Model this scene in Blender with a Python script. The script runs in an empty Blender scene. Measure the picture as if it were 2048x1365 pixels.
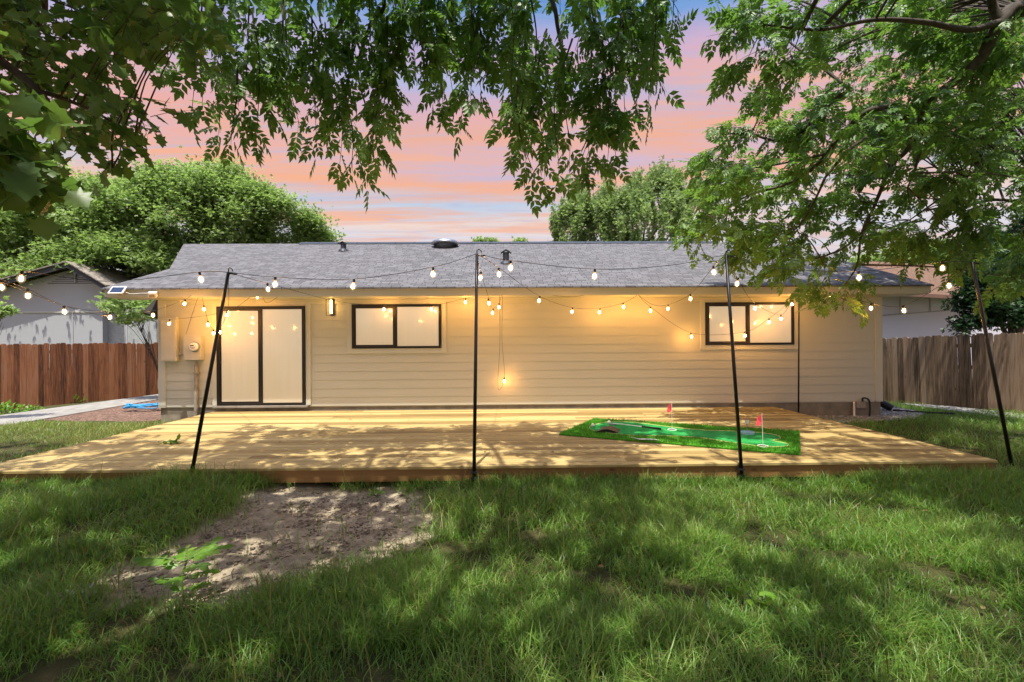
import bpy, math, random
import numpy as np
from mathutils import Vector, Matrix
random.seed(7); RNG = np.random.default_rng(11)
S = bpy.context.scene; COL = S.collection
rad = math.radians
# ------------------------------------------------------------------ camera
F = 920.0; CAMZ = 1.605
cam_d = bpy.data.cameras.new('camera'); cam = bpy.data.objects.new('camera', cam_d); COL.objects.link(cam)
cam_d.sensor_width = 36; cam_d.lens = 36*F/2048; cam_d.clip_end = 2000; cam_d.clip_start = .05
cam_d.shift_y = 2.5/2048
CR = Matrix.Rotation(rad(-1.0), 3, 'Z') @ Matrix.Rotation(rad(90), 3, 'X') @ Matrix.Rotation(rad(-.37), 3, 'Z')
cam.matrix_world = Matrix.Translation((0, 0, CAMZ)) @ CR.to_4x4()
S.camera = cam
# ------------------------------------------------------------------ sun, sky, exposure
SUN = Vector((-.04, -.265, .96)).normalized()
sl = bpy.data.lights.new('sun', 'SUN'); sl.energy = 2.05; sl.angle = rad(.5); sl.color = (1, .94, .84)
so = bpy.data.objects.new('sun', sl); COL.objects.link(so); so.rotation_euler = SUN.to_track_quat('Z', 'Y').to_euler()
S.view_settings.view_transform = 'Standard'; S.view_settings.look = 'None'
S.view_settings.exposure = 1.97; S.view_settings.gamma = 1
def srgb(*c):
    return tuple((x/255/12.92 if x/255 <= .04045 else ((x/255+.055)/1.055)**2.4) for x in c) + (1,)
class NT:
    def __init__(s, nt): s.nt = nt
    def __call__(s, typ, ins=None, **props):
        n = s.nt.nodes.new(typ)
        for k, v in props.items(): setattr(n, k, v)
        for k, v in (ins or {}).items():
            sock = n.inputs[k]
            if hasattr(v, 'is_linked') or hasattr(v, 'links'): s.nt.links.new(v, sock)
            else: sock.default_value = v
        return n
    def ramp(s, fac, stops, interp='LINEAR'):
        n = s.nt.nodes.new('ShaderNodeValToRGB'); cr = n.color_ramp; cr.interpolation = interp
        while len(cr.elements) < len(stops): cr.elements.new(.5)
        for e, (p, c) in zip(cr.elements, stops):
            e.position = p; e.color = c if len(c) == 4 else tuple(c)+(1,)
        s.nt.links.new(fac, n.inputs[0]); return n.outputs[0]
    def math(s, op, a, b=0.0, c=0.0, clamp=False):
        n = s.nt.nodes.new('ShaderNodeMath'); n.operation = op; n.use_clamp = clamp
        for i, v in enumerate((a, b, c)):
            if hasattr(v, 'links'): s.nt.links.new(v, n.inputs[i])
            else: n.inputs[i].default_value = v
        return n.outputs[0]
    def mix(s, f, a, b, blend='MIX'):
        n = s.nt.nodes.new('ShaderNodeMix'); n.data_type = 'RGBA'; n.blend_type = blend
        for i, v in ((0, f), (6, a), (7, b)):
            if hasattr(v, 'links'): s.nt.links.new(v, n.inputs[i])
            else: n.inputs[i].default_value = v if i == 0 else (tuple(v)+(1,))[:4]
        return n.outputs[2]
    def noise(s, vec, scale, detail=4, rough=.55, dist=0):
        n = s('ShaderNodeTexNoise', {'Vector': vec, 'Scale': scale, 'Detail': detail, 'Roughness': rough, 'Distortion': dist})
        return n.outputs[0]
    def mapping(s, vec, scale=(1, 1, 1), loc=(0, 0, 0), rot=(0, 0, 0)):
        return s('ShaderNodeMapping', {'Vector': vec, 'Scale': scale, 'Location': loc, 'Rotation': rot}).outputs[0]
W = bpy.data.worlds.new('World'); S.world = W; W.use_nodes = True
n = NT(W.node_tree); W.node_tree.nodes.clear()
tc = n('ShaderNodeTexCoord').outputs['Generated']
sx = n('ShaderNodeSeparateXYZ', {0: tc})
X_, Y_, Z_ = sx.outputs
elev = n.math('ARCSINE', Z_)                       # radians
zz = n.math('MAXIMUM', Z_, .03)
cx = n.math('DIVIDE', X_, n.math('ADD', zz, .12)); cy = n.math('DIVIDE', Y_, n.math('ADD', zz, .05))
cv = n('ShaderNodeCombineXYZ', {0: cx, 1: cy, 2: 0.0}).outputs[0]
c1 = n.noise(n.mapping(cv, (.35, 1.15, 1), (3.1, .4, 0)), 1.3, 7, .6, .5)
c2 = n.noise(n.mapping(cv, (.5, 1.7, 1), (8.3, 5.2, 2)), 1.9, 8, .62, .3)
c3 = n.noise(n.mapping(cv, (.9, 5.0, 1), (1.3, 2.2, 5)), 2.2, 8, .65, .6)
wob = n.math('MULTIPLY_ADD', c1, .11, -.055)
e2 = n.math('ADD', elev, wob)
fac = n.math('DIVIDE', e2, 1.0, clamp=True)
base = n.ramp(fac, [(0.0, srgb(222, 208, 208)), (.215, srgb(216, 214, 222)), (.25, srgb(234, 210, 200)), (.285, srgb(186, 201, 222)), (.325, srgb(236, 174, 146)), (.36, srgb(206, 180, 198)),
    (.40, srgb(230, 172, 152)), (.45, srgb(210, 174, 186)), (.50, srgb(172, 178, 216)), (.54, srgb(194, 172, 204)), (.58, srgb(120, 158, 212)), (.66, srgb(74, 130, 196)), (1.0, srgb(54, 108, 182))])
m2 = n.math('MULTIPLY', n.ramp(c2, [(.47, (0, 0, 0)), (.62, (1, 1, 1))]), .72)
pink = n.ramp(n.math('ADD', n.math('MULTIPLY', elev, 1.0), n.math('MULTIPLY_ADD', X_, -.16, .02)), [(.1, srgb(226, 190, 180)), (.3, srgb(238, 168, 132)), (.42, srgb(240, 176, 138)), (.5, srgb(230, 168, 168)), (.6, srgb(196, 168, 202)), (.7, srgb(120, 150, 205))])
col = n.mix(m2, base, pink)
m3 = n.math('MULTIPLY', n.ramp(c3, [(.5, (0, 0, 0)), (.66, (1, 1, 1))]), .5)
col = n.mix(m3, col, srgb(176, 184, 216)[:3])
sky = n('ShaderNodeTexSky', sky_type='NISHITA', sun_disc=False, sun_elevation=math.asin(SUN.z), sun_rotation=math.atan2(SUN.x, SUN.y))
b1 = n('ShaderNodeBackground', {'Color': sky.outputs[0], 'Strength': .15})
b2 = n('ShaderNodeBackground', {'Color': col, 'Strength': .28})
up = n.ramp(n.math('DIVIDE', elev, 1.5708, clamp=True), [(.44, (0, 0, 0)), (.7, (1, 1, 1))])
ms = n('ShaderNodeMixShader', {0: up, 1: b2.outputs[0], 2: b1.outputs[0]})
W.node_tree.links.new(ms.outputs[0], n('ShaderNodeOutputWorld').inputs[0])
# ------------------------------------------------------------------ pixel helpers (pixels of the 2048 px photograph)
def ray(u, v): return CR @ Vector(((u-1024)/F, -(v-685)/F, -1))
def at(u, v, Y):
    d = ray(u, v); return Vector((0, 0, CAMZ)) + d*(Y/d.y)
def atz(u, v, z=0.0):
    d = ray(u, v); return Vector((0, 0, CAMZ)) + d*((z-CAMZ)/d.z)
CRN = np.array(CR)
def proj(P):
    q = (np.asarray(P, float)-np.array([0, 0, CAMZ])) @ CRN
    w = np.maximum(-q[:, 2], 1e-3)
    return 1024+F*q[:, 0]/w, 685-F*q[:, 1]/w, -q[:, 2]
def inpoly(x, y, poly):
    r = np.zeros(len(x), bool); j = len(poly)-1
    for i in range(len(poly)):
        xi, yi = poly[i][:2]; xj, yj = poly[j][:2]
        c = ((yi > y) != (yj > y)) & (x < (xj-xi)*(y-yi)/(yj-yi+1e-12)+xi)
        r ^= c; j = i
    return r
_T = np.random.default_rng(3).random((64, 64, 64)).astype(np.float32)
def vnoise(P, s=1.0):
    P = np.asarray(P, float)
    if P.shape[1] == 2: P = np.c_[P, np.zeros(len(P))]
    P = P*s+1000; i = np.floor(P).astype(int); f = P-i; f = f*f*(3-2*f); o = 0
    for a in (0, 1):
        for b in (0, 1):
            for c in (0, 1):
                w = (f[:, 0] if a else 1-f[:, 0])*(f[:, 1] if b else 1-f[:, 1])*(f[:, 2] if c else 1-f[:, 2])
                o = o+w*_T[(i[:, 0]+a) % 64, (i[:, 1]+b) % 64, (i[:, 2]+c) % 64]
    return o
def sstep(a, b, x):
    t = np.clip((x-a)/(b-a), 0, 1); return t*t*(3-2*t)
# ------------------------------------------------------------------ object helpers
def tag(o, label=None, cat=None, group=None, kind=None):
    for k, v in (('label', label), ('category', cat), ('group', group), ('kind', kind)):
        if v: o[k] = v
    return o
def thing(name, label, cat, loc=(0, 0, 0), group=None):
    o = bpy.data.objects.new(name, None); o.empty_display_size = .1; COL.objects.link(o); o.location = loc
    return tag(o, label, cat, group)
def origin(p):
    v = Vector((0, 0, 0))
    while p: v += p.location; p = p.parent
    return v
def link(name, me, mat, parent=None, shift=True):
    o = bpy.data.objects.new(name, me); COL.objects.link(o)
    if mat and not me.materials: me.materials.append(mat)
    if parent: o.parent = parent
    return o
class MB:
    def __init__(s): s.v = []; s.f = []; s.tone = []
    def add(s, vs, fs, tone=None):
        k = len(s.v); s.v += [tuple(x) for x in vs]; s.f += [tuple(i+k for i in f) for f in fs]
        s.tone += [random.random() if tone is None else tone]*len(vs); return s
    def box(s, a, b, tone=None, M=None):
        x0, y0, z0 = a; x1, y1, z1 = b
        vs = [Vector(p) for p in ((x0, y0, z0), (x1, y0, z0), (x1, y1, z0), (x0, y1, z0), (x0, y0, z1), (x1, y0, z1), (x1, y1, z1), (x0, y1, z1))]
        if M: vs = [M @ p for p in vs]
        return s.add(vs, [(0, 3, 2, 1), (4, 5, 6, 7), (0, 1, 5, 4), (1, 2, 6, 5), (2, 3, 7, 6), (3, 0, 4, 7)], tone)
    def prism(s, poly, d, tone=None):              # polygon (3D points) swept by vector d
        n_ = len(poly); d = Vector(d); a = [Vector(p) for p in poly]; b = [p+d for p in a]
        return s.add(a+b, [tuple(range(n_)), tuple(range(2*n_-1, n_-1, -1))]+[(i, n_+i, n_+(i+1) % n_, (i+1) % n_) for i in range(n_)], tone)
    def tube(s, pts, r, sides=6, tone=None, cap=True):
        pts = [Vector(p) for p in pts]; m = len(pts); r = r if hasattr(r, '__len__') else [r]*m
        vs = []; fs = []; up = None
        for i, p in enumerate(pts):
            t = (pts[min(i+1, m-1)]-pts[max(i-1, 0)])
            if t.length < 1e-9: t = Vector((0, 0, 1))
            t.normalize()
            if up is None: up = Vector((0, 0, 1)) if abs(t.z) < .9 else Vector((1, 0, 0))
            a = t.cross(up); a.normalize(); b = a.cross(t); up = b
            for k in range(sides):
                an = 2*math.pi*k/sides; vs.append(p+(a*math.cos(an)+b*math.sin(an))*r[i])
        for i in range(m-1):
            for k in range(sides):
                k2 = (k+1) % sides; fs.append((i*sides+k, i*sides+k2, (i+1)*sides+k2, (i+1)*sides+k))
        if cap: fs += [tuple(range(sides-1, -1, -1)), tuple((m-1)*sides+k for k in range(sides))]
        return s.add(vs, fs, tone)
    def lathe(s, c, prof, sides=20, tone=None):    # prof: (radius, height)
        c = Vector(c); vs = []; fs = []
        for r, h in prof:
            for k in range(sides):
                a = 2*math.pi*k/sides; vs.append(c+Vector((r*math.cos(a), r*math.sin(a), h)))
        for i in range(len(prof)-1):
            for k in range(sides):
                k2 = (k+1) % sides; fs.append((i*sides+k, i*sides+k2, (i+1)*sides+k2, (i+1)*sides+k))
        fs += [tuple(range(sides-1, -1, -1)), tuple((len(prof)-1)*sides+k for k in range(sides))]
        return s.add(vs, fs, tone)
    def mesh(s, name, off=Vector((0, 0, 0)), smooth=False):
        me = bpy.data.meshes.new(name); me.from_pydata([Vector(p)-off for p in s.v], [], s.f)
        a = me.attributes.new('tone', 'FLOAT', 'POINT'); a.data.foreach_set('value', s.tone)
        if smooth: me.polygons.foreach_set('use_smooth', [True]*len(me.polygons))
        me.update(); return me
    def build(s, name, mat, parent=None, smooth=False, bevel=0):
        o = link(name, s.mesh(name, origin(parent), smooth), mat, parent)
        if bevel:
            b = o.modifiers.new('bevel', 'BEVEL'); b.width = bevel; b.segments = 2; b.limit_method = 'ANGLE'
        return o
def npmesh(name, co, faces, tone=None, off=None, smooth=False):   # faces (K,n)
    me = bpy.data.meshes.new(name); co = np.asarray(co, np.float32)
    if off is not None: co = co-np.array(off, np.float32)
    faces = np.asarray(faces, np.int32); k, m = faces.shape
    me.vertices.add(len(co)); me.vertices.foreach_set('co', co.ravel())
    me.loops.add(k*m); me.loops.foreach_set('vertex_index', faces.ravel())
    me.polygons.add(k); me.polygons.foreach_set('loop_start', np.arange(0, k*m, m, dtype=np.int32))
    if smooth: me.polygons.foreach_set('use_smooth', np.ones(k, bool))
    me.update(calc_edges=True)
    if tone is not None:
        a = me.attributes.new('tone', 'FLOAT', 'POINT'); a.data.foreach_set('value', np.asarray(tone, np.float32))
    return me
def norm(a): return a/np.maximum(np.linalg.norm(a, axis=1, keepdims=True), 1e-9)
def scatter(tv, tf, P, D, Nn, scl, tone):          # copies of a small template (x axis along D, z towards Nn)
    D = norm(D); Z = norm(Nn-D*np.sum(Nn*D, 1, keepdims=True)); Yv = np.cross(Z, D)
    R = np.stack([D, Yv, Z], 1)
    co = np.einsum('mk,nkj->nmj', tv, R)*np.asarray(scl).reshape(-1, 1, 1)+P[:, None, :]
    M_ = len(tv); f = (tf[None]+(np.arange(len(P))*M_)[:, None, None]).reshape(-1, tf.shape[1])
    return co.reshape(-1, 3), f, np.repeat(tone, M_)
def spline(pts, k=6):
    pts = [Vector(p) for p in pts]
    if len(pts) < 3:
        return [pts[0].lerp(pts[-1], i/k) for i in range(k+1)]
    P = [2*pts[0]-pts[1]]+pts+[2*pts[-1]-pts[-2]]; out = []
    for i in range(1, len(P)-2):
        a, b, c, d = P[i-1:i+3]
        for j in range(k):
            t = j/k; out.append(.5*((2*b)+(c-a)*t+(2*a-5*b+4*c-d)*t*t+(3*b-a-3*c+d)*t**3))
    out.append(pts[-1]); return out
# ------------------------------------------------------------------ materials
def mat(name):
    m = bpy.data.materials.new(name); m.use_nodes = True; nt = NT(m.node_tree); m.node_tree.nodes.clear()
    out = nt('ShaderNodeOutputMaterial'); return m, nt, out
def princ(nt, out, color, rough=.6, metal=0, bump=None, bstr=.3, bdist=.01, spec=.4, **kw):
    ins = {'Base Color': color if hasattr(color, 'links') else (tuple(color)+(1,))[:4], 'Roughness': rough, 'Metallic': metal, 'Specular IOR Level': spec}
    ins.update(kw); p = nt('ShaderNodeBsdfPrincipled', ins)
    if bump is not None:
        b = nt('ShaderNodeBump', {'Height': bump, 'Strength': bstr, 'Distance': bdist}); nt.nt.links.new(b.outputs[0], p.inputs['Normal'])
    nt.nt.links.new(p.outputs[0], out.inputs[0]); return p
def obc(nt): return nt('ShaderNodeTexCoord').outputs['Object']
def tone(nt): return nt('ShaderNodeAttribute', attribute_name='tone').outputs['Fac']
def simple(name, c, rough=.6, metal=0, var=.15, scale=8, bstr=.15):
    m, nt, out = mat(name); o = obc(nt); f = nt.noise(o, scale, 5)
    a = tuple(x*(1-var) for x in c); b = tuple(min(1, x*(1+var)) for x in c)
    princ(nt, out, nt.ramp(f, [(.3, a), (.7, b)]), rough, metal, nt.noise(o, scale*6, 3), bstr, .004); return m
M = {}
M['paint'] = None
def paint(name, c):
    m, nt, out = mat(name); o = obc(nt)
    f = nt.noise(nt.mapping(o, (.5, 1, 2.2)), 1.6, 6, .65); g = nt.noise(nt.mapping(o, (3, 20, 26)), 3, 4)
    col = nt.mix(nt.math('MULTIPLY', nt.ramp(f, [(.45, (0, 0, 0)), (.8, (1, 1, 1))]), .35), c, tuple(x*.84 for x in c))
    princ(nt, out, col, .5, 0, g, .12, .004, .3); return m
M['paint'] = paint('wall_paint', (.525, .52, .445)); M['trim'] = paint('trim_paint', (.55, .545, .465))
M['black'] = simple('black_metal', (.012, .012, .013), .38, .2, .2, 20, .05)
M['cord'] = simple('black_rubber', (.014, .013, .013), .7, 0, .2, 40)
M['frame'] = simple('bronze_frame', (.018, .015, .013), .4, .3, .2, 12, .05)
M['concrete'] = simple('concrete', (.24, .225, .2), .9, 0, .25, 5, .5)
M['foundation'] = simple('foundation_concrete', (.22, .195, .15), .9, 0, .3, 4, .5)
M['grey_metal'] = simple('galvanised_metal', (.33, .34, .37), .38, .8, .15, 10, .05)
M['dark_metal'] = simple('dark_flashing', (.05, .055, .065), .5, .4, .2, 10, .05)
M['white'] = simple('white_plastic', (.75, .74, .71), .4, 0, .05, 20, .03)
M['box'] = simple('painted_steel', (.52, .5, .42), .45, 0, .07, 6, .05)
M['pvc'] = simple('weathered_pipe', (.3, .27, .22), .6, 0, .3, 9, .2)
M['stone'] = simple('pale_limestone', (.42, .42, .38), .85, 0, .3, 9, .8)
M['blue'] = simple('blue_hose', (.03, .25, .5), .5, 0, .2, 20)
def shingle(name, c0, c1, rw=.22, rh=.127):
    m, nt, out = mat(name); o = nt('ShaderNodeUVMap').outputs[0]
    br = nt('ShaderNodeTexBrick', {'Vector': o, 'Color1': (0, 0, 0, 1), 'Color2': (1, 1, 1, 1), 'Mortar': (.0, .0, .0, 1), 'Scale': 1.0, 'Mortar Size': .006, 'Mortar Smooth': .2, 'Bias': 0.0, 'Brick Width': rw, 'Row Height': rh}, offset=.37, offset_frequency=2, squash=.8, squash_frequency=3)
    gr = nt.noise(o, 60, 3); st = nt.noise(nt.mapping(o, (1.6, 9, 1)), 2.5, 6, .75)
    f = nt.math('ADD', nt.math('MULTIPLY', br.outputs[0], .2), nt.math('ADD', nt.math('MULTIPLY', gr, .3), nt.math('MULTIPLY', st, .72)))
    col = nt.ramp(f, [(.2, tuple(x*.5 for x in c0)), (.45, c0), (.85, c1)])
    col = nt.mix(br.outputs['Fac'], col, tuple(x*.2 for x in c0))
    saw = nt.math('SUBTRACT', 1.0, nt.math('FRACT', nt.math('DIVIDE', nt('ShaderNodeSeparateXYZ', {0: o}).outputs[1], rh)))
    h = nt.math('ADD', nt.math('ADD', saw, nt.math('MULTIPLY', br.outputs[0], .5)), nt.math('MULTIPLY', gr, .35))
    princ(nt, out, col, .9, 0, h, .9, .012, .2); return m
M['shingle'] = shingle('grey_shingles', (.075, .072, .074), (.2, .193, .198)); M['shingle_brown'] = shingle('brown_shingles', (.12, .066, .04), (.2, .125, .085))
M['shingle_tan'] = shingle('tan_shingles', (.22, .19, .16), (.36, .32, .28))
def wood(name, stops, axis='x', rough=.7, knots=True, bstr=.35, tw=.3, gw=.55):
    m, nt, out = mat(name); o = obc(nt); t = tone(nt)
    sh = nt('ShaderNodeCombineXYZ', {0: nt.math('MULTIPLY', t, 37.0), 1: nt.math('MULTIPLY', t, 91.0), 2: nt.math('MULTIPLY', t, 53.0)}).outputs[0]
    o = nt('ShaderNodeVectorMath', {0: o, 1: sh}, operation='ADD').outputs[0]
    sc = (.8, 16, 16) if axis == 'x' else (16, 16, .8)
    g = nt.noise(nt.mapping(o, sc), 2.2, 6, .65, .6); big = nt.noise(nt.mapping(o, (.5, 3, 3) if axis == 'x' else (3, 3, .5)), 1.3, 4)
    f = nt.math('ADD', nt.math('MULTIPLY_ADD', g, gw, .275-.5*gw), nt.math('ADD', nt.math('MULTIPLY_ADD', t, tw, .15-.5*tw), nt.math('MULTIPLY', big, .3)))
    col = nt.ramp(f, stops)
    if knots:
        vo = nt('ShaderNodeTexVoronoi', {'Vector': nt.mapping(o, (2.2, 6, 6) if axis == 'x' else (6, 6, 2.2)), 'Scale': 1.0})
        k = nt.ramp(vo.outputs['Distance'], [(.03, (1, 1, 1)), (.11, (0, 0, 0))])
        col = nt.mix(nt.math('MULTIPLY', k, .75), col, tuple(x*.3 for x in stops[0][1]))
    princ(nt, out, col, rough, 0, g, bstr, .006, .25); return m
M['deck'] = wood('deck_pine', [(.3, (.165, .108, .036)), (.55, (.315, .228, .083)), (.85, (.45, .358, .155))], tw=.45)
M['deck_side'] = wood('deck_fascia_pine', [(.3, (.2, .1, .035)), (.6, (.3, .17, .06)), (.9, (.42, .25, .1))])
M['fence_red'] = wood('red_cedar_pickets', [(.3, (.05, .026, .018)), (.5, (.21, .078, .036)), (.72, (.38, .155, .07)), (.95, (.36, .22, .15))], 'z', tw=.36, gw=.95)
M['fence_grey'] = wood('weathered_pickets', [(.3, (.06, .042, .028)), (.5, (.2, .135, .085)), (.7, (.34, .24, .16)), (.84, (.35, .27, .2)), (.97, (.42, .17, .055))], 'z', tw=.5, gw=.95)
M['bark'] = simple('bark', (.06, .045, .033), .9, 0, .45, 14, .9)
def leafmat(name, dark, mid, light, tr=.5, tcol=None):
    m, nt, out = mat(name); t = tone(nt)
    col = nt.ramp(t, [(0, dark), (.55, mid), (1, light)])
    p = nt('ShaderNodeBsdfPrincipled', {'Base Color': col, 'Roughness': .42, 'Specular IOR Level': .4})
    tl = nt('ShaderNodeBsdfTranslucent', {'Color': nt.mix(.5, col, tcol or (mid[0]*1.5, mid[1]*1.5, mid[2]*.8))})
    nt.nt.links.new(nt('ShaderNodeMixShader', {0: tr, 1: p.outputs[0], 2: tl.outputs[0]}).outputs[0], out.inputs[0]); return m
M['ash'] = leafmat('ash_leaves', (.055, .13, .025), (.13, .25, .045), (.25, .37, .08))
M['ash_hang'] = leafmat('hanging_leaves', (.05, .125, .025), (.11, .22, .04), (.22, .33, .07))
M['lobed'] = leafmat('lobed_leaves', (.05, .11, .025), (.095, .18, .038), (.16, .24, .055), .5)
M['elm'] = leafmat('elm_leaves', (.15, .24, .075), (.26, .38, .125), (.42, .52, .23), .6)
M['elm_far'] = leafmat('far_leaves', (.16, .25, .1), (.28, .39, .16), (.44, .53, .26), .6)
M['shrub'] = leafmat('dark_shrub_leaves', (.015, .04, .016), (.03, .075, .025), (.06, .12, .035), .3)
M['grass'] = leafmat('grass_blades', (.065, .165, .024), (.18, .34, .055), (.38, .51, .14), .5)
M['grass_dry'] = leafmat('dry_grass_blades', (.09, .12, .025), (.21, .22, .06), (.4, .35, .15), .4)
M['sapling'] = leafmat('sapling_leaves', (.06, .15, .015), (.12, .26, .02), (.2, .36, .035), .4)
M['deadleaf'] = leafmat('dead_leaves', (.1, .06, .03), (.2, .13, .06), (.12, .17, .05), .2)
def emit(name, c, s, transp=0):
    m, nt, out = mat(name); e = nt('ShaderNodeEmission', {'Color': c+(1,), 'Strength': s})
    sh = e.outputs[0]
    if transp: sh = nt('ShaderNodeMixShader', {0: transp, 1: e.outputs[0], 2: nt('ShaderNodeBsdfTransparent').outputs[0]}).outputs[0]
    nt.nt.links.new(sh, out.inputs[0]); return m
M['filament'] = emit('lit_filament', (1, .44, .09), 115)
m, nt, out = mat('glowing_globe'); nt.nt.links.new(nt('ShaderNodeEmission', {'Color': (1, .7, .34, 1), 'Strength': 2.8}).outputs[0], out.inputs['Volume']); M['globe'] = m
M['sconce_glow'] = emit('lit_tube', (1, .55, .16), 4.5)
# ------------------------------------------------------------------ ground
ZD = .22
DIRT_PX = [(505, 985), (560, 968), (700, 972), (850, 978), (885, 1035), (845, 1085), (740, 1120), (600, 1158), (470, 1196), (330, 1212), (170, 1205), (215, 1145), (330, 1092), (410, 1055), (470, 1015)]
DIRT = [atz(u, v) for u, v in DIRT_PX]
FL, FR, BR, BL = atz(-78, 947, ZD), atz(1991, 918, ZD), atz(1540, 813, ZD), atz(425, 823, ZD)
DY0 = .5*(FL.y+FR.y); DX0 = .5*(FL.x+BL.x); DX1 = .5*(FR.x+BR.x); WY = 9.6
def gz(x, y):
    return -.2*sstep(8, 13, y)+.05*sstep(-1.6, -3.2, x)*sstep(3.0, 4.3, y)*sstep(7, 5, y)+.02*(vnoise(np.c_[x, y], 1.1)-.5)
def dirtmask(x, y):
    nx = x+.35*(vnoise(np.c_[x, y], 3.1)-.5)+.14*(vnoise(np.c_[x, y], 11)-.5); ny = y+.3*(vnoise(np.c_[x+31, y], 3.3)-.5)+.12*(vnoise(np.c_[x, y+9], 12)-.5)
    return inpoly(nx, ny, DIRT)
gx = np.unique(np.round(np.r_[np.linspace(-400, -20, 12), np.linspace(-20, -6, 50), np.arange(-6, 7, .07), np.linspace(7, 20, 50), np.linspace(20, 400, 12)], 3))
gy = np.unique(np.round(np.r_[np.linspace(-60, 1.2, 24), np.arange(1.2, 5.4, .05), np.linspace(5.4, 20, 60), np.linspace(20, 500, 14)], 3))
GX, GY = np.meshgrid(gx, gy); gxf, gyf = GX.ravel(), GY.ravel()
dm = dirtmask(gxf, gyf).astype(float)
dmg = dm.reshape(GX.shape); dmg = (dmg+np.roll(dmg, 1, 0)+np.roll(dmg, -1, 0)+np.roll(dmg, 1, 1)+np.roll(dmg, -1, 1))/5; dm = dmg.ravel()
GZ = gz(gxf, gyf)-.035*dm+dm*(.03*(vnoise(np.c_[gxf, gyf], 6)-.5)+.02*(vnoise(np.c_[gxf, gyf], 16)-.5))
nx_, ny_ = len(gx), len(gy)
ii = (np.arange(ny_-1)[:, None]*nx_+np.arange(nx_-1)[None]).ravel()
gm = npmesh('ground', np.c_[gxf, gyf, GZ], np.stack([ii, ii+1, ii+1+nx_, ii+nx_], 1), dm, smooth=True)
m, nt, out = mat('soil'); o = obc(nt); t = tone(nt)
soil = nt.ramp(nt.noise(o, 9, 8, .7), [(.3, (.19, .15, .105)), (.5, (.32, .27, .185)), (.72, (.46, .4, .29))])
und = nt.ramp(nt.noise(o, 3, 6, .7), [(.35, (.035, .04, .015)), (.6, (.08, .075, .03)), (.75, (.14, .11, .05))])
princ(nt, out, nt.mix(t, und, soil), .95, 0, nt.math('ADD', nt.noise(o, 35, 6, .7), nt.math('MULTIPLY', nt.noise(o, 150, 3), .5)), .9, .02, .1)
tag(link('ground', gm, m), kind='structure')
def gzp(x, y): return float(gz(np.array([x]), np.array([y]))[0])
def sheet(name, px, z0, dz, mt, thick=.02):
    pts = [atz(u, v, z0) for u, v in px]; mb = MB()
    mb.prism([(p.x, p.y, z0+dz-thick) for p in pts][::-1], (0, 0, thick)); o_ = mb.build(name, mt); return tag(o_, kind='structure')
m, nt, out = mat('mulch'); o = obc(nt)
vo = nt('ShaderNodeTexVoronoi', {'Vector': o, 'Scale': 26.0})
princ(nt, out, nt.ramp(vo.outputs['Color'], [(.1, (.05, .03, .022)), (.5, (.15, .085, .06)), (.9, (.28, .17, .12))]), .95, 0, vo.outputs['Distance'], 1, .03); M['mulch'] = m
m, nt, out = mat('gravel'); o = obc(nt)
vo = nt('ShaderNodeTexVoronoi', {'Vector': o, 'Scale': 30.0})
princ(nt, out, nt.ramp(vo.outputs['Color'], [(.1, (.12, .11, .1)), (.5, (.3, .28, .26)), (.9, (.55, .52, .48))]), .95, 0, vo.outputs['Distance'], 1, .03); M['gravel'] = m
sheet('mulch_bed', [(20, 838), (330, 792), (345, 830), (300, 850), (180, 846)], -.1, .012, M['mulch'])
sheet('concrete_path', [(-150, 858), (110, 821), (330, 791), (330, 801), (180, 828), (20, 856), (-100, 884)], -.14, .07, M['concrete'])
sheet('gravel_bed', [(1590, 829), (1580, 812), (1775, 812), (1850, 826), (1830, 838), (1690, 848)], 0, .012, M['gravel'])
sheet('gravel_strip', [(1800, 812), (1900, 818), (2060, 836), (2110, 852), (1985, 838), (1880, 824)], -.1, .07, M['gravel'])
# ------------------------------------------------------------------ house
HX0, HX1 = at(318, 700, WY).x, at(1763, 700, WY).x
ZB = .315; ZS = 2.56; EY = 8.95; SL = .375; ZE = 2.69
house = thing('house', 'single storey house with cream lap siding, grey shingle roof and lit windows', 'house', (0, WY, 0))
CO = .177
mb = MB(); nco = int((ZS-ZB)/CO)+1
for i in range(nco):
    z0 = ZB+i*CO; z1 = min(z0+CO-.0032, ZS+.02)
    if z1-z0 < .02: break
    cuts = [HX0+.02, HX1-.02]; cuts[1:1] = sorted(random.uniform(HX0+1.5, HX1-1.5) for _ in range(2))
    for a, b in zip(cuts, cuts[1:]):
        mb.add([(a, WY-.011, z0), (b-.003, WY-.011, z0), (b-.003, WY-.002, z1), (a, WY-.002, z1), (a, WY+.02, z0), (b-.003, WY+.02, z0)], [(0, 1, 2, 3), (0, 4, 5, 1)])
mb.build('siding', M['paint'], house)
MB().box((HX0+.03, WY, ZB-.02), (HX1-.03, WY+8.6, ZS+.02)).build('wall', M['paint'], house)
MB().box((HX0+.02, WY+.012, -.5), (HX1-.02, WY+8.5, ZB-.021)).build('foundation', M['foundation'], house)
for a, b in ((HX0, HX0+.15), (HX1-.15, HX1)):
    mb = MB().box((a, WY-.03, ZB-.01), (b, WY+.0, ZS)); 
    mb.box((a if a < 0 else b-.03, WY+.001, ZB-.01), (a+.03 if a < 0 else b, WY+.15, ZS)); mb.build('corner_trim', M['trim'], house, bevel=.003)
MB().box((HX0+.151, WY-.032, ZS-.14), (HX1-.151, WY-.001, ZS)).build('frieze_board', M['trim'], house, bevel=.003)
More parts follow.
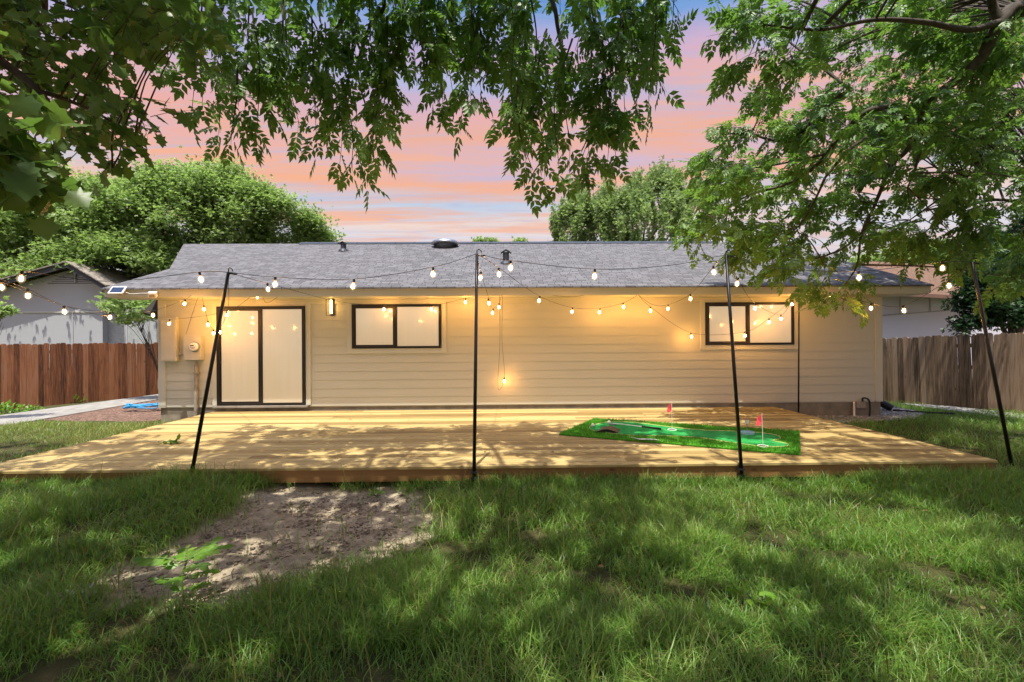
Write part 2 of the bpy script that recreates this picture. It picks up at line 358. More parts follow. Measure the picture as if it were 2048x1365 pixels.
# roof: the front plane is an outline in its own slope
def rz(y): return ZE+SL*(y-EY)
def onroof(u, v, lift=0):          # pixel -> point on the front roof plane
    d = ray(u, v); o_ = Vector((0, 0, CAMZ)); k = (ZE-SL*EY-o_.z)/(d.z-SL*d.y); return o_+d*k
E0, E1 = onroof(199, 578), onroof(1877, 572); E0.y = E1.y = EY; E0.z = E1.z = ZE
P2, P3, R1 = onroof(339, 538), onroof(371, 487.5), onroof(1551, 486)
RY = .5*(P3.y+R1.y); P3.y = R1.y = RY; P3.z = R1.z = rz(RY); R1.x = E1.x
poly = [E0, E1, R1, P3, P2]
def roofmesh(name, poly, th, matr, parent):
    mb = MB(); mb.prism(poly, (0, 0, -th)); me = mb.mesh(name, origin(parent)); uv = me.uv_layers.new(name='uv')
    for l in me.loops:
        c = me.vertices[l.vertex_index].co; uv.data[l.index].uv = (c.x, c.y*math.sqrt(1+SL*SL))
    return link(name, me, matr, parent)
roof = roofmesh('roof', [Vector(p) for p in poly], .03, M['shingle'], house)
back = [P3+Vector((0, .001, -.004)), R1+Vector((0, .001, -.004)), Vector((R1.x, 2*RY-EY, ZE)), Vector((P3.x, 2*RY-EY, ZE))]
roofmesh('back_slope', back, .03, M['shingle'], roof)
th = .14
MB().box((E0.x+.02, EY+.055, ZE-.015-th), (E1.x-.02, EY+.08, ZE-.015)).build('fascia', M['trim'], roof)
# soffit, rake boards (gable ends)
MB().box((E0.x+.04, EY+.082, ZE-th-.03), (E1.x-.04, WY-.034, ZE-th-.012)).build('soffit', M['trim'], roof)
for sx_, ex, yy in ((1, E1.x, RY), (-1, E0.x, P2.y+.1)):
    x0_, x1_ = (ex-.045, ex-.02) if sx_ > 0 else (ex+.02, ex+.045)
    MB().prism([(x0_, EY+.081, rz(EY+.08)-.032-th), (x0_, EY+.081, rz(EY+.08)-.032), (x0_, yy, rz(yy)-.032), (x0_, yy, rz(yy)-.032-th)], (x1_-x0_, 0, 0)).build('rake_board', M['trim'], roof)
MB().prism([(P2.x+.05, P2.y+.1, rz(P2.y+.1)-.035), (P3.x+.05, RY-.1, rz(RY-.1)-.035), (P3.x+.05, RY-.1, .2), (P2.x+.05, P2.y+.1, .2)], (.03, .02, 0)).build('side_wall', M['paint'], house)
for xg in (HX0+.02, HX1-.06):
    MB().prism([(xg, WY+.04, ZS+.03), (xg, RY, rz(RY)-.1), (xg, 2*RY-WY, ZS+.03)], (.04, 0, 0)).build('gable', M['paint'], house)
mb = MB(); ra = onroof(603, 487)
for i in range(22):
    xa = ra.x+(R1.x-1.9-ra.x)*i/22; xb = ra.x+(R1.x-1.9-ra.x)*(i+1)/22
    mb.prism([(xa, RY-.17, rz(RY-.17)+.02), (xa, RY, rz(RY)+.045), (xa, RY+.17, rz(RY-.17)+.02)], (xb-xa+.02, 0, 0))
mb.build('ridge_cap', M['dark_metal'], roof)
MB().prism([at(320, 588, 10.4), at(320, 636, 10.1), at(285, 624, 10.1)], (0, .05, -.05)).build('side_roof', M['shingle_tan'], house)
# roof vents
c = onroof(891, 493); c.y -= .1; c.z = rz(c.y)
MB().lathe(c, [(.26, -.12), (.26, .05), (.30, .06), (.40, .075), (.405, .10), (.37, .15), (.28, .19), (.12, .215), (.01, .22)], 28).build('roof_vent', M['grey_metal'], roof, smooth=True)
def pipe_vent(u, v, r, h):
    c = onroof(u, v); mb = MB(); mb.lathe(c, [(r*2.0, -.03), (r*1.6, .03), (r, .06), (r, h)], 16)
    mb.prism([(c.x-r*1.7, c.y-r*1.3, c.z+h*.92), (c.x, c.y-r*1.3, c.z+h*1.22), (c.x+r*1.7, c.y-r*1.3, c.z+h*.92), (c.x+r*1.7, c.y-r*1.3, c.z+h*.95), (c.x, c.y-r*1.3, c.z+h*1.26), (c.x-r*1.7, c.y-r*1.3, c.z+h*.95)], (0, r*2.6, 0))
    mb.build('vent_pipe', M['dark_metal'], roof)
pipe_vent(687, 502, .075, .2); pipe_vent(1012, 527, .075, .26)
# windows and door
def glow(name, c, c2, s):
    m, nt, out = mat(name); o = obc(nt); z = nt('ShaderNodeSeparateXYZ', {0: o}).outputs[2]
    f = nt.noise(nt.mapping(o, (9, 1, .35)), 1.6, 5)
    g = nt.math('ADD', nt.math('MULTIPLY', nt('ShaderNodeSeparateXYZ', {0: nt('ShaderNodeTexCoord').outputs['Generated']}).outputs[2], .8), nt.math('MULTIPLY_ADD', f, 1.0, -.5))
    col = nt.ramp(g, [(.05, c2), (.6, c)])
    princ(nt, out, (.35, .32, .26), .07, 0, nt.noise(o, 2.5, 2), .04, .01, .5, **{'Emission Color': col, 'Emission Strength': s}); return m
M['glow'] = glow('lit_shade_behind_glass', (.78, .67, .47), (.66, .5, .3), .125)
def window(name, u0, v0, u1, v1, um, trim=.1, door=False):
    a, b = at(u0, v0, WY-.03), at(u1, v1, WY-.03); x0, x1, z1, z0 = a.x, b.x, .5*(a.z+at(u1, v0, WY-.03).z), .5*(b.z+at(u0, v1, WY-.03).z)
    xm = at(um, 680, WY-.03).x; y1 = WY-.034; fw = .055 if not door else .065
    fr = MB()
    fr.box((x0, y1-.03, z0), (x0+fw, y1, z1)); fr.box((x1-fw, y1-.03, z0), (x1, y1, z1))
    fr.box((x0+fw, y1-.03, z1-fw), (x1-fw, y1, z1)); fr.box((x0+fw, y1-.03, z0), (x1-fw, y1, z0+fw*.8))
    fr.box((xm-.03, y1-.026, z0+fw*.8), (xm+.03, y1, z1-fw))
    w = fr.build(name, M['frame'], house, bevel=.004)
    # inner sash of the sliding half, a step behind
    sb = MB(); sa, sc_ = x0+fw, xm-.03
    for q in ((sa, z0+fw*.8, sa+.03, z1-fw), (sc_-.03, z0+fw*.8, sc_, z1-fw)): sb.box((q[0]+.001, y1-.016, q[1]+.001), (q[2]-.001, y1-.002, q[3]-.001))
    sb.box((sa+.03, y1-.016, z1-fw-.03), (sc_-.03, y1-.002, z1-fw-.001)); sb.box((sa+.03, y1-.016, z0+fw*.8+.001), (sc_-.03, y1-.002, z0+fw*.8+.03))
    sb.build('sash', M['frame'], w)
    for p0, p1 in ((x0+fw, xm-.03), (xm+.03, x1-fw)):
        MB().box((p0+.002, y1-.008, z0+fw*.8+.002), (p1-.002, y1-.001, z1-fw-.002)).build('pane', M['glow'], w)
    tb = MB(); ty0, ty1 = WY-.04, WY-.002; g = .002
    tb.box((x0-trim, ty0, z0-(0 if door else trim)), (x0-g, ty1, z1+trim)); tb.box((x1+g, ty0, z0-(0 if door else trim)), (x1+trim, ty1, z1+trim))
    tb.box((x0-g, ty0, z1+g), (x1+g, ty1, z1+trim))
    if not door: tb.box((x0-g, ty0, z0-trim), (x1+g, ty1, z0-g))
    tb.build('trim', M['trim'], w, bevel=.003)
    if door:
        MB().box((x0-.06, WY-.1, z0-.045), (x1+.06, WY-.003, z0-.003)).build('sill', M['concrete'], w, bevel=.004)
        hb = MB(); hb.box((x0+.075, y1-.075, z0+.86), (x0+.093, y1-.06, z0+1.16)); hb.box((x0+.075, y1-.06, z0+.88), (x0+.093, y1-.031, z0+.9)); hb.box((x0+.075, y1-.06, z0+1.12), (x0+.093, y1-.031, z0+1.14))
        hb.build('handle', M['black'], w, bevel=.003)
    return w
window('sliding_door', 434, 613, 612, 811, 523, .1, True)
window('window', 704, 609, 883, 697, 792); window('window', 1410, 605, 1587, 690, 1496)
# ------------------------------------------------------------------ fittings on the house
p = at(665, 613, WY-.04)
sc = thing('wall_sconce', 'black framed wall sconce with lit glass tube beside sliding door', 'wall lamp', (p.x, WY-.02, p.z-.2))
mb = MB(); mb.box((p.x-.045, WY-.045, p.z-.19), (p.x+.045, WY-.017, p.z+.19)); mb.build('back_plate', M['black'], sc, bevel=.003)
mb = MB()
for sx_ in (-.08, .07): mb.box((p.x+sx_, WY-.19, p.z-.2), (p.x+sx_+.01, WY-.18, p.z+.14))
mb.box((p.x-.08, WY-.19, p.z-.21), (p.x+.08, WY-.18, p.z-.2)); mb.box((p.x-.01, WY-.18, p.z-.208), (p.x+.01, WY-.046, p.z-.2)); mb.build('bracket', M['black'], sc)
MB().lathe((p.x, WY-.12, p.z), [(.062, .13), (.062, .2)], 20).build('cap', M['black'], sc)
MB().lathe((p.x, WY-.12, p.z), [(.02, -.15), (.024, -.1), (.024, .1), (.015, .128)], 14).build('lit_tube', M['sconce_glow'], sc, smooth=True)
m, nt, out = mat('clear_glass'); g = nt('ShaderNodeBsdfGlossy', {'Roughness': .05}); tr = nt('ShaderNodeBsdfTransparent', {'Color': (1, .96, .88, 1)})
nt.nt.links.new(nt('ShaderNodeMixShader', {0: .12, 1: tr.outputs[0], 2: g.outputs[0]}).outputs[0], out.inputs[0]); M['glass'] = m
mb = MB().lathe((p.x, WY-.12, p.z), [(.055, -.19), (.055, .129)], 20); mb.f = mb.f[:-2]; mb.build('glass_shade', M['glass'], sc, smooth=True)
a, b = at(329, 637, WY), at(361, 723, WY)
bp = thing('breaker_panel', 'tall cream painted breaker panel box left of the meter', 'electrical box', (a.x, WY, b.z))
MB().box((a.x, WY-.13, b.z), (b.x, WY-.014, a.z)).build('cabinet', M['box'], bp, bevel=.006)
MB().box((a.x+.02, WY-.138, b.z+.03), (b.x-.02, WY-.131, a.z-.06)).build('door', M['box'], bp, bevel=.003)
MB().box((a.x-.01, WY-.145, a.z+.001), (b.x+.01, WY-.014, a.z+.018)).build('rain_cap', M['box'], bp)
a, b = at(376, 672, WY), at(410, 720, WY); cx_ = .5*(a.x+b.x)
em = thing('electric_meter', 'cream meter box with round glass dial and conduit below', 'electric meter', (cx_, WY, b.z))
MB().box((a.x, WY-.14, b.z), (b.x, WY-.014, a.z)).build('cabinet', M['box'], em, bevel=.006)
mc = at(389, 694, WY-.16)
def disc(c, prof, sides=24):
    mb = MB().lathe((0, 0, 0), prof, sides); R = Matrix.Rotation(rad(90), 3, 'X'); mb.v = [R @ Vector(q)+Vector(c) for q in mb.v]; return mb
disc((mc.x, WY-.141, mc.z), [(.105, 0), (.105, .02), (.09, .03)]).build('ring', M['grey_metal'], em)
disc((mc.x, WY-.172, mc.z), [(.085, 0), (.085, .03), (.07, .045)]).build('dial', M['white'], em)
mb = MB()
mb.box((mc.x-.05, WY-.2195, mc.z+.012), (mc.x+.02, WY-.2175, mc.z+.034))
for k in range(4): mb.box((mc.x-.05+.025*k, WY-.2195, mc.z-.02), (mc.x-.036+.025*k, WY-.2175, mc.z-.008))
mb.box((mc.x-.03, WY-.2195, mc.z-.042), (mc.x+.03, WY-.2175, mc.z-.035)); mb.build('display', M['black'], em)
q = at(397, 735, WY)
mb = MB(); mb.tube([(q.x, WY-.06, b.z), (q.x, WY-.06, b.z-.1)], .022, 10); mb.tube([(q.x-.005, WY-.06, b.z-.1), (q.x-.02, WY-.06, -.02)], .037, 12); mb.box((q.x-.045, WY-.1, b.z-.28), (q.x+.045, WY-.02, b.z-.25)); mb.build('conduit', M['pvc'], em)
mb = MB(); mb.tube([(at(365, 709, WY).x-.05, WY-.08, at(365, 709, WY).z), (a.x, WY-.08, at(365, 709, WY).z)], .016, 8); mb.build('connector', M['pvc'], em)
# security light camera and its solar panel on the fascia
p = at(235, 581, EY-.02)
sp = thing('solar_panel', 'small white framed solar panel on the left eave corner', 'solar panel', p)
Mx = Matrix.Translation(p) @ Matrix.Rotation(rad(52), 4, 'X')
MB().box((-.14, -.09, -.012), (.14, .09, .012), M=Mx).build('frame', M['white'], sp, bevel=.004)
MB().box((-.115, -.068, .013), (.115, .068, .016), M=Mx).build('cells', simple('solar_cells', (.03, .045, .09), .2, .2), sp)
MB().box((-.02, .02, -.05), (.02, .06, -.0125), M=Mx).build('bracket', M['white'], sp)
q = at(306, 589, EY-.03)
MB().tube(spline([p+Vector((.1, .02, -.02)), at(262, 588, EY), at(285, 587, EY), q+Vector((-.04, .03, .02))]), .005, 5).build('cable', M['white'], sp)
sc2 = thing('security_camera', 'white box security camera on eave above breaker panel', 'camera', q)
Mx = Matrix.Translation(q) @ Matrix.Rotation(rad(25), 4, 'Z') @ Matrix.Rotation(rad(18), 4, 'X')
MB().box((-.065, -.09, -.05), (.065, .05, .05), M=Mx).build('body', M['white'], sc2, bevel=.012)
MB().box((-.045, -.096, -.04), (.045, -.091, .015), M=Mx).build('lens_panel', M['pvc'], sc2)
MB().tube([q+Vector((0, .04, .03)), q+Vector((0, .09, .06))], .02, 8).build('mount', M['white'], sc2)
# faucet and box by the right corner
p = at(1716, 808, WY)
fc = thing('utility_box', 'small tan wall box with two pipes at the right wall foot', 'utility box', (p.x, WY, .1))
MB().box((p.x-.09, WY-.1, p.z-.08), (p.x+.1, WY-.005, p.z+.06)).build('box', M['pvc'], fc, bevel=.01)
MB().tube([(p.x-.13, WY-.06, 0), (p.x-.13, WY-.06, p.z+.05)], .02, 8).build('white_pipe', M['white'], fc)
MB().tube(spline([(p.x+.02, WY-.1, p.z+.06), (p.x+.03, WY-.1, p.z+.13), (p.x+.12, WY-.12, p.z+.11), (p.x+.16, WY-.12, p.z-.02), (p.x+.14, WY-.13, 0)]), .018, 8).build('hose', M['cord'], fc)
p = atz(1770, 822, 0)
bk = thing('downspout_boot', 'black plastic drain boot on grass past right house corner', 'drain pipe', p)
MB().tube(spline([p+Vector((-.12, .05, .2)), p+Vector((-.03, 0, .15)), p+Vector((.08, -.1, .06)), p+Vector((.35, -.5, .015)), p+Vector((.75, -.75, .01))]), [.07, .085, .08, .05, .04]+[.04]*20, 10).build('pipe', M['black'], bk) if False else MB().tube([p+Vector((-.12, .05, .2)), p+Vector((-.03, 0, .15)), p+Vector((.08, -.1, .06))], [.07, .085, .08], 10).build('pipe', M['black'], bk)
MB().tube(spline([p+Vector((.1, -.1, .03)), p+Vector((.5, -.35, .02)), p+Vector((1.0, -.6, .02))]), .022, 6).build('edging', M['cord'], bk)
# ------------------------------------------------------------------ deck
deck = thing('wooden_deck', 'low platform deck of new yellow pine boards behind the house', 'deck', (DX0, DY0, 0))
mb = MB(); bw = .139; pitch = .149; y = DY0; YB = WY-.05; k = 0
while y < YB:
    y1 = min(y+bw, YB); cuts = [DX0, DX1]; o_ = [.36, .62, .49, .25, .75][k % 5]
    cuts[1:1] = [DX0+(DX1-DX0)*(o_+.02*random.uniform(-1, 1))]
    for a, b in zip(cuts, cuts[1:]):
        dz = random.uniform(-.0015, .0015); tn = random.random()
        e = .004
        mb.add([(a+.001, y, ZD-.03), (b-.002, y, ZD-.03), (b-.002, y1, ZD-.03), (a+.001, y1, ZD-.03), (a+.001, y, ZD+dz-e), (b-.002, y, ZD+dz-e), (b-.002, y+e, ZD+dz), (a+.001, y+e, ZD+dz), (b-.002, y1-e, ZD+dz), (a+.001, y1-e, ZD+dz), (b-.002, y1, ZD+dz-e), (a+.001, y1, ZD+dz-e)],
               [(0, 1, 5, 4), (4, 5, 6, 7), (7, 6, 8, 9), (9, 8, 10, 11), (11, 10, 2, 3), (0, 4, 7, 9, 11, 3), (1, 2, 10, 8, 6, 5)], tn)
    y += pitch; k += 1
mb.build('deck_boards', M['deck'], deck)
mb = MB(); xm = DX0+(DX1-DX0)*.47
for a, b in ((DX0+.02, xm-.002), (xm, DX1-.02)): mb.box((a, DY0+.022, ZD-.17), (b, DY0+.058, ZD-.032))
mb.box((DX0+.02, DY0+.06, ZD-.17), (DX0+.058, YB-.05, ZD-.032)); mb.box((DX1-.058, DY0+.06, ZD-.17), (DX1-.02, YB-.05, ZD-.032)); mb.build('fascia_board', M['deck_side'], deck)
mb = MB()
for i in range(27):
    x = DX0+.25+i*(DX1-DX0-.5)/26; mb.box((x-.019, DY0+.06, ZD-.165), (x+.019, YB-.06, ZD-.033))
mb.build('joist', M['deck_side'], deck)
for i in range(9):
    x = DX0+.3+i*(DX1-DX0-.6)/8; MB().box((x-.045, DY0+.1, -.3), (x+.045, DY0+.19, ZD-.166)).build('post', M['deck_side'], deck)
# ------------------------------------------------------------------ putting mat
MP = [atz(u, v, ZD) for u, v in ((1118, 871), (1188, 840), (1599, 866), (1601, 912))]
def mp(s_, t_, h=0):   # s along the long side (0 left, 1 right), t across (0 near, 1 far)
    a = MP[0].lerp(MP[3], s_); b = MP[1].lerp(MP[2], s_); q = a.lerp(b, t_); q.z = ZD+.003+h; return q
mat_ = thing('putting_mat', 'green artificial turf putting mat lying askew on the deck', 'putting mat', mp(.5, .5))
m, nt, out = mat('turf_fringe'); o = obc(nt)
princ(nt, out, nt.ramp(nt.noise(o, 40, 4), [(.3, (.03, .16, .01)), (.7, (.09, .33, .02))]), .8, 0, nt.noise(o, 90, 3), .8, .02, .1); M['fringe'] = m
m, nt, out = mat('putting_turf'); o = obc(nt)
princ(nt, out, nt.ramp(nt.noise(o, 5, 5), [(.3, (.012, .17, .035)), (.7, (.03, .3, .07))]), .9, 0, nt.noise(o, 160, 3), .5, .006, .1); M['green'] = m
MB().prism([mp(0, 0), mp(1, 0), mp(1, 1), mp(0, 1)], (0, 0, .022)).build('border', M['fringe'], mat_, bevel=.005)
outl = [(.07, .45), (.09, .70), (.14, .84), (.24, .88), (.36, .80), (.48, .72), (.60, .69), (.72, .74), (.83, .76), (.91, .68), (.925, .52), (.90, .42), (.955, .32), (.945, .2), (.86, .13), (.74, .2), (.6, .3), (.47, .26), (.34, .17), (.2, .19), (.11, .28)]
op = spline([mp(a, b, .024) for a, b in outl+outl[:1]], 4)[:-1]
MB().prism(op, (0, 0, .004)).build('putting_surface', M['green'], mat_)
# raised fringe blades along the border
n_ = 26000; sT = RNG.random(n_); tT = RNG.random(n_)
A = np.array([mp(0, 0), mp(1, 0), mp(1, 1), mp(0, 1)])
PP = (1-tT)[:, None]*((1-sT)[:, None]*A[0]+sT[:, None]*A[1])+tT[:, None]*((1-sT)[:, None]*A[3]+sT[:, None]*A[2])
keep = ~inpoly(PP[:, 0], PP[:, 1], op); PP = PP[keep]; PP[:, 2] = ZD+.022
tv = np.array([[0, -.0035, 0], [0, .0035, 0], [.04, 0, .004]]); tf = np.array([[0, 1, 2]])
D = np.c_[RNG.normal(0, .35, (len(PP), 2)), np.ones(len(PP))]
co, f, tn = scatter(tv, tf, PP, D, RNG.normal(size=(len(PP), 3)), RNG.uniform(.6, 1.15, len(PP)), RNG.random(len(PP)))
M['fringe_leaf'] = leafmat('turf_blades', (.03, .15, .01), (.08, .31, .02), (.17, .42, .04), .3)
fo = link('turf_pile', npmesh('turf_pile', co, f, tn, origin(mat_)), M['fringe_leaf'], mat_); fo['kind'] = 'stuff'
ew = spline([mp(a, b, .03) for a, b in outl+outl[:1]], 4)
MB().tube([q_+Vector((0, 0, -.001)) for q_ in ew], .008, 5).build('edge_cord', simple('straw_edge', (.4, .38, .12), .8), mat_)
M['red'] = simple('red_cloth', (.55, .05, .06), .7, 0, .15, 20); M['hole'] = simple('hole_dark', (.01, .012, .01), .9)
def gold_flag(u, v, vtop, label, lean, name='golf_flag', cloth=None, hgt=.42):
    b = atz(u, v, ZD+.03); t = thing(name, label, 'flag', b, 'small flags on the putting mat')
    top = b+Vector((lean, 0, hgt)); MB().tube([b, top], .0032, 6).build('stick', M['white'], t)
    mb = MB(); pts = [top+Vector((-.003, 0, -.005)), top+Vector((-.055, .015, -.06)), top+Vector((-.075, .0, -.15)), top+Vector((-.05, -.02, -.155)), top+Vector((-.003, 0, -.13))]
    mb.add(pts+[x+Vector((0, .003, 0)) for x in pts], [(0, 1, 4), (1, 2, 3, 4), (9, 6, 5), (9, 8, 7, 6)]+[(i, (i+1) % 5, 5+(i+1) % 5, 5+i) for i in range(5)]); mb.build('cloth', cloth or M['red'], t)
    MB().lathe(b, [(.055, 0), (.055, .004), (.02, .006)], 16).build('cup', M['hole'] if name == 'golf_flag' else M['white'], t)
    mb = MB(); mb.tube([b+Vector((.062*math.cos(a), .062*math.sin(a), .003)) for a in np.linspace(0, 2*math.pi, 17)], .006, 5); mb.build('ring', M['white'], t)
gold_flag(1344, 860, 807, 'red flag at the far long edge of the putting mat', -.003); gold_flag(1526, 893, 830, 'red flag at the near right end of the putting mat', -.012)
b = atz(1494, 868, ZD+.03)
t = thing('return_tray', 'pale blue ball return cup with white tab near the middle pole', 'ball cup', b)
MB().lathe(b, [(.1, 0), (.1, .03), (.09, .035), (.085, .012), (.01, .01)], 18).build('cup', simple('pale_blue_plastic', (.3, .5, .55), .4), t)
MB().tube([b, b+Vector((0, 0, .2))], .004, 5).build('stick', M['grey_metal'], t); MB().box(b+Vector((-.03, -.003, .15)), b+Vector((.03, .003, .2))).build('tab', M['white'], t)
for (u, v), lab in zip(((1186, 852), (1218, 846)), ('white golf ball at the left tip of the putting mat', 'white golf ball beside the head of the putter')):
    b = atz(u, v, ZD+.05); mb = MB(); mb.lathe((b.x, b.y, ZD+.031), [(.001, 0), (.014, .003), (.024, .012), (.028, .028), (.024, .044), (.014, .053), (.001, .056)], 14)
    tag(mb.build('golf_ball', M['white'], smooth=True), lab, 'golf ball', 'golf balls on the mat')
a, b = atz(1226, 847, ZD+.06), atz(1322, 858, ZD+.05); md = a.lerp(b, .62)
t = thing('putter', 'golf putter lying across the mat with black grip', 'golf club', a)
MB().tube([a, md], .007, 8).build('shaft', M['white'], t); MB().tube([md, b], [.012, .015], 8).build('grip', M['black'], t)
MB().box((a.x-.06, a.y-.02, ZD+.032), (a.x+.05, a.y+.02, ZD+.06)).build('head', M['grey_metal'], t, bevel=.006)
pr = [atz(u, v, ZD+.03) for u, v in ((1189, 866), (1237, 867), (1240, 860), (1200, 858))]
t = MB(); hi = [.006, .006, .075, .075]; n0 = 7; vs = []; fs = []
for i in range(n0):
    s_ = i/(n0-1); z_ = .005+.05*math.sin(s_*math.pi)**1.0
    l_ = pr[0].lerp(pr[1], s_); r_ = pr[3].lerp(pr[2], s_); vs += [(l_.x, l_.y, ZD+.03), (r_.x, r_.y, ZD+.03), (l_.x, l_.y, ZD+.03+z_), (r_.x, r_.y, ZD+.03+z_)]
for i in range(n0-1):
    a_ = 4*i; fs += [(a_, a_+4, a_+6, a_+2), (a_+1, a_+3, a_+7, a_+5), (a_+2, a_+6, a_+7, a_+3), (a_, a_+1, a_+5, a_+4)]
fs += [(0, 2, 3, 1), (4*n0-4, 4*n0-3, 4*n0-1, 4*n0-2)]
t.add(vs, fs); tag(t.build('putting_ramp', M['black']), 'black arched ramp on the left end of the putting mat', 'ramp')
wl = spline([atz(u, v, ZD+.036) for u, v in ((1263, 875), (1280, 879), (1300, 879), (1318, 881))], 4)
tag(MB().add([q_+Vector((0, dy*w_, dz)) for dz in (0, .004) for q_, w_ in zip(wl, [.2, .5, .8, 1, 1, 1, 1, 1, 1, .9, .7, .5, .2]) for dy in (-.035, .035)], [(2*i, 2*i+2, 2*i+3, 2*i+1) for i in range(12)]+[(26+2*i, 27+2*i, 29+2*i, 28+2*i) for i in range(12)]).build('alignment_strip', M['white']), 'narrow white strip along the near edge of the putting mat', 'strip')
# ------------------------------------------------------------------ poles
POLE = {}
def pole(key, top, bot, r, label):
    T, B = at(*top), at(*bot); t = thing('light_pole', label, 'pole', B, 'black poles holding the string lights')
    MB().tube([B, B.lerp(T, .5), T], [r, r*.95, r*.8], 8).build('shaft', M['black'], t, smooth=True)
    mb = MB(); mb.tube([T+Vector((.0, 0, -.02)), T+Vector((.0, 0, .035)), T+Vector((.02, -.01, .05)), T+Vector((.045, -.01, .035)), T+Vector((.05, -.01, .01))], .006, 5); mb.tube([T+Vector((0, 0, -.01)), T+Vector((.09, 0, -.025))], .011, 6); mb.build('hook', M['black'], t)
    if key in (1, 2, 3):
        for z_ in (ZD-.06, ZD-.13):
            k_ = (z_-B.z)/(T.z-B.z); q_ = B.lerp(T, k_); MB().box((q_.x-.03, q_.y-r-.002, z_-.008), (q_.x+.03, DY0+.021, z_+.008)).build('clamp', M['dark_metal'], t)
    POLE[key] = T
PY = DY0-.03
pole(1, (457, 545, PY), (381, 962, PY), .021, 'leftmost black pole, leaning right over the deck edge')
pole(2, (954, 508, PY), (948, 962, PY), .021, 'upright black pole at the middle of the deck front')
pole(3, (1452, 510, PY), (1484, 958, PY), .021, 'black pole rising in front of the putting mat')
pole(4, (1598, 582, 9.2), (1597, 833, 9.2), .016, 'short black pole beside the right window near the wall')
pole(5, (1944, 524, 5.75), (2029, 960, 5.75), .021, 'rightmost black pole leaning left before the grey fence')
# ------------------------------------------------------------------ string lights
gb = MB().lathe((0, 0, 0), [(.002, -.055), (.018, -.038), (.031, -.026), (.037, -.005), (.034, .018), (.022, .036), (.012, .05)], 18).mesh('bulb', smooth=True); gb.materials.append(M['globe'])
fbm = MB().lathe((0, 0, 0), [(.002, -.026), (.012, -.019), (.0175, 0), (.012, .019), (.002, .026)], 8).mesh('filament', smooth=True); fbm.materials.append(M['filament'])
sbm = MB().lathe((0, 0, 0), [(.01, .04), (.0135, .046), (.0135, .074), (.006, .08)], 10).mesh('socket'); sbm.materials.append(M['cord'])
def string(label, nodes):
    pts = []; bulbs = []
    for nd in nodes:
        if isinstance(nd, int): pts.append(POLE[nd]); continue
        if nd[0] == 'w': pts.append(at(nd[1], nd[2], nd[3])); continue
        P = at(*nd); bulbs.append(P); pts.append(P+Vector((0, 0, .08)))
    t = thing('string_light', label, 'string lights', pts[0], 'strings of warm bulbs over the yard')
    MB().tube(spline(pts, 6), .0034, 5).build('cord', M['cord'], t)
    for P in bulbs:
        b = link('bulb', gb, None, t); b.location = P-pts[0]; b.rotation_euler = (random.uniform(-.2, .2), random.uniform(-.2, .2), random.random()*6)
        link('filament', fbm, None, b); link('socket', sbm, None, b)
w = 'w'
string('light string from the left frame edge to the eave above the breaker panel', [(w, -90, 530, 4.6), (3, 575, 5.0), (56, 592, 5.5), (129, 624, 6.2), (220, 635, 7.1), (306, 631, 8.0), (369, 608, 8.7), (w, 383, 591, 9.0)])
string('light string sagging past the breaker panel to the sliding door head', [(w, -90, 528, 4.6), (w, 129, 612, 6.3), (w, 225, 634, 7.2), (338, 648, 8.8), (454, 631, 9.1), (515, 595, 9.15), (w, 533, 606, 9.2), (w, 560, 592, 9.1)])
string('light string crossing the neighbour gable vent to the leftmost pole', [(w, -90, 538, 4.6), (42, 558, 4.75), (w, 215, 563, 4.9), (402, 559, PY), 1])
string('light string looped on the meter box and the leaning left pole', [(w, 372, 668, 9.3), (w, 398, 592, 9.1), (408, 619, 9.15), (416, 650, 9.2), (427, 667, 9.2), (440, 665, 9.0), (w, 456, 618, 7.5), 1])
string('light string from the leftmost pole across the left window top', [1, (w, 507, 560, 5.8), (536, 579, 6.4), (w, 590, 582, 7.2), (w, 659, 600, 8.7), (w, 710, 608, 9.2), (768, 619, 9.3), (863, 619, 9.3), (931, 605, 9.2), (w, 957, 592, 9.05)])
string('light string in front of the roof between the left and middle poles', [1, (550, 569, PY), (706, 573, PY), (866, 549, PY), 2])
string('light string in front of the roof from the middle pole to the mat pole', [2, (1021, 536, PY), (1189, 553, PY), (w, 1340, 531, PY), 3])
string('light string from the middle pole down to the wall centre hook', [2, (998, 549, 5.8), (1078, 602, 7.6), (1144, 624, 8.7), (1199, 625, 9.2), (1247, 614, 9.2), (w, 1276, 590, 9.05)])
string('light string dropping from the middle pole to a bulb hung low on the wall', [2, (961, 556, 5.7), (978, 607, 7.8), (985, 626, 8.9), (998, 615, 9.0), (w, 1005, 592, 9.05), (w, 1004, 680, 9.3), (1009, 763, 9.35), (w, 996, 776, 9.4), (w, 1000, 680, 9.3), (w, 999, 592, 9.05)])
string('light string from the wall hook sagging across the right window', [(w, 1276, 590, 9.05), (1301, 622, 9.15), (1383, 674, 9.3), (1490, 672, 9.3), (1538, 645, 9.3), (w, 1570, 612, 9.25), 4])
string('light string from the pole by the mat back to the wall hook', [3, (1428, 545, 5.7), (1381, 598, 7.8), (1336, 618, 9.0), (w, 1306, 610, 9.15), (w, 1276, 590, 9.05)])
string('light string from the pole by the mat to the right window corner', [3, (1474, 568, 5.9), (1510, 617, 7.6), (1562, 638, 9.1), (1584, 609, 9.2), 4])
string('light string from the short pole out past the right house corner', [4, (1661, 594, 8.4), (1742, 617, 7.3), (1808, 622, 6.7), (1898, 572, 6.0), 5])
string('light string high in front of the right roof end', [3, (w, 1550, 536, 5.2), (1718, 556, 5.5), (1885, 537, 5.7), 5])
string('thin unlit cord under the eave at the wall centre', [(w, 1090, 590, 9.05), (w, 1141, 594, 9.06), (w, 1182, 589, 9.05)])
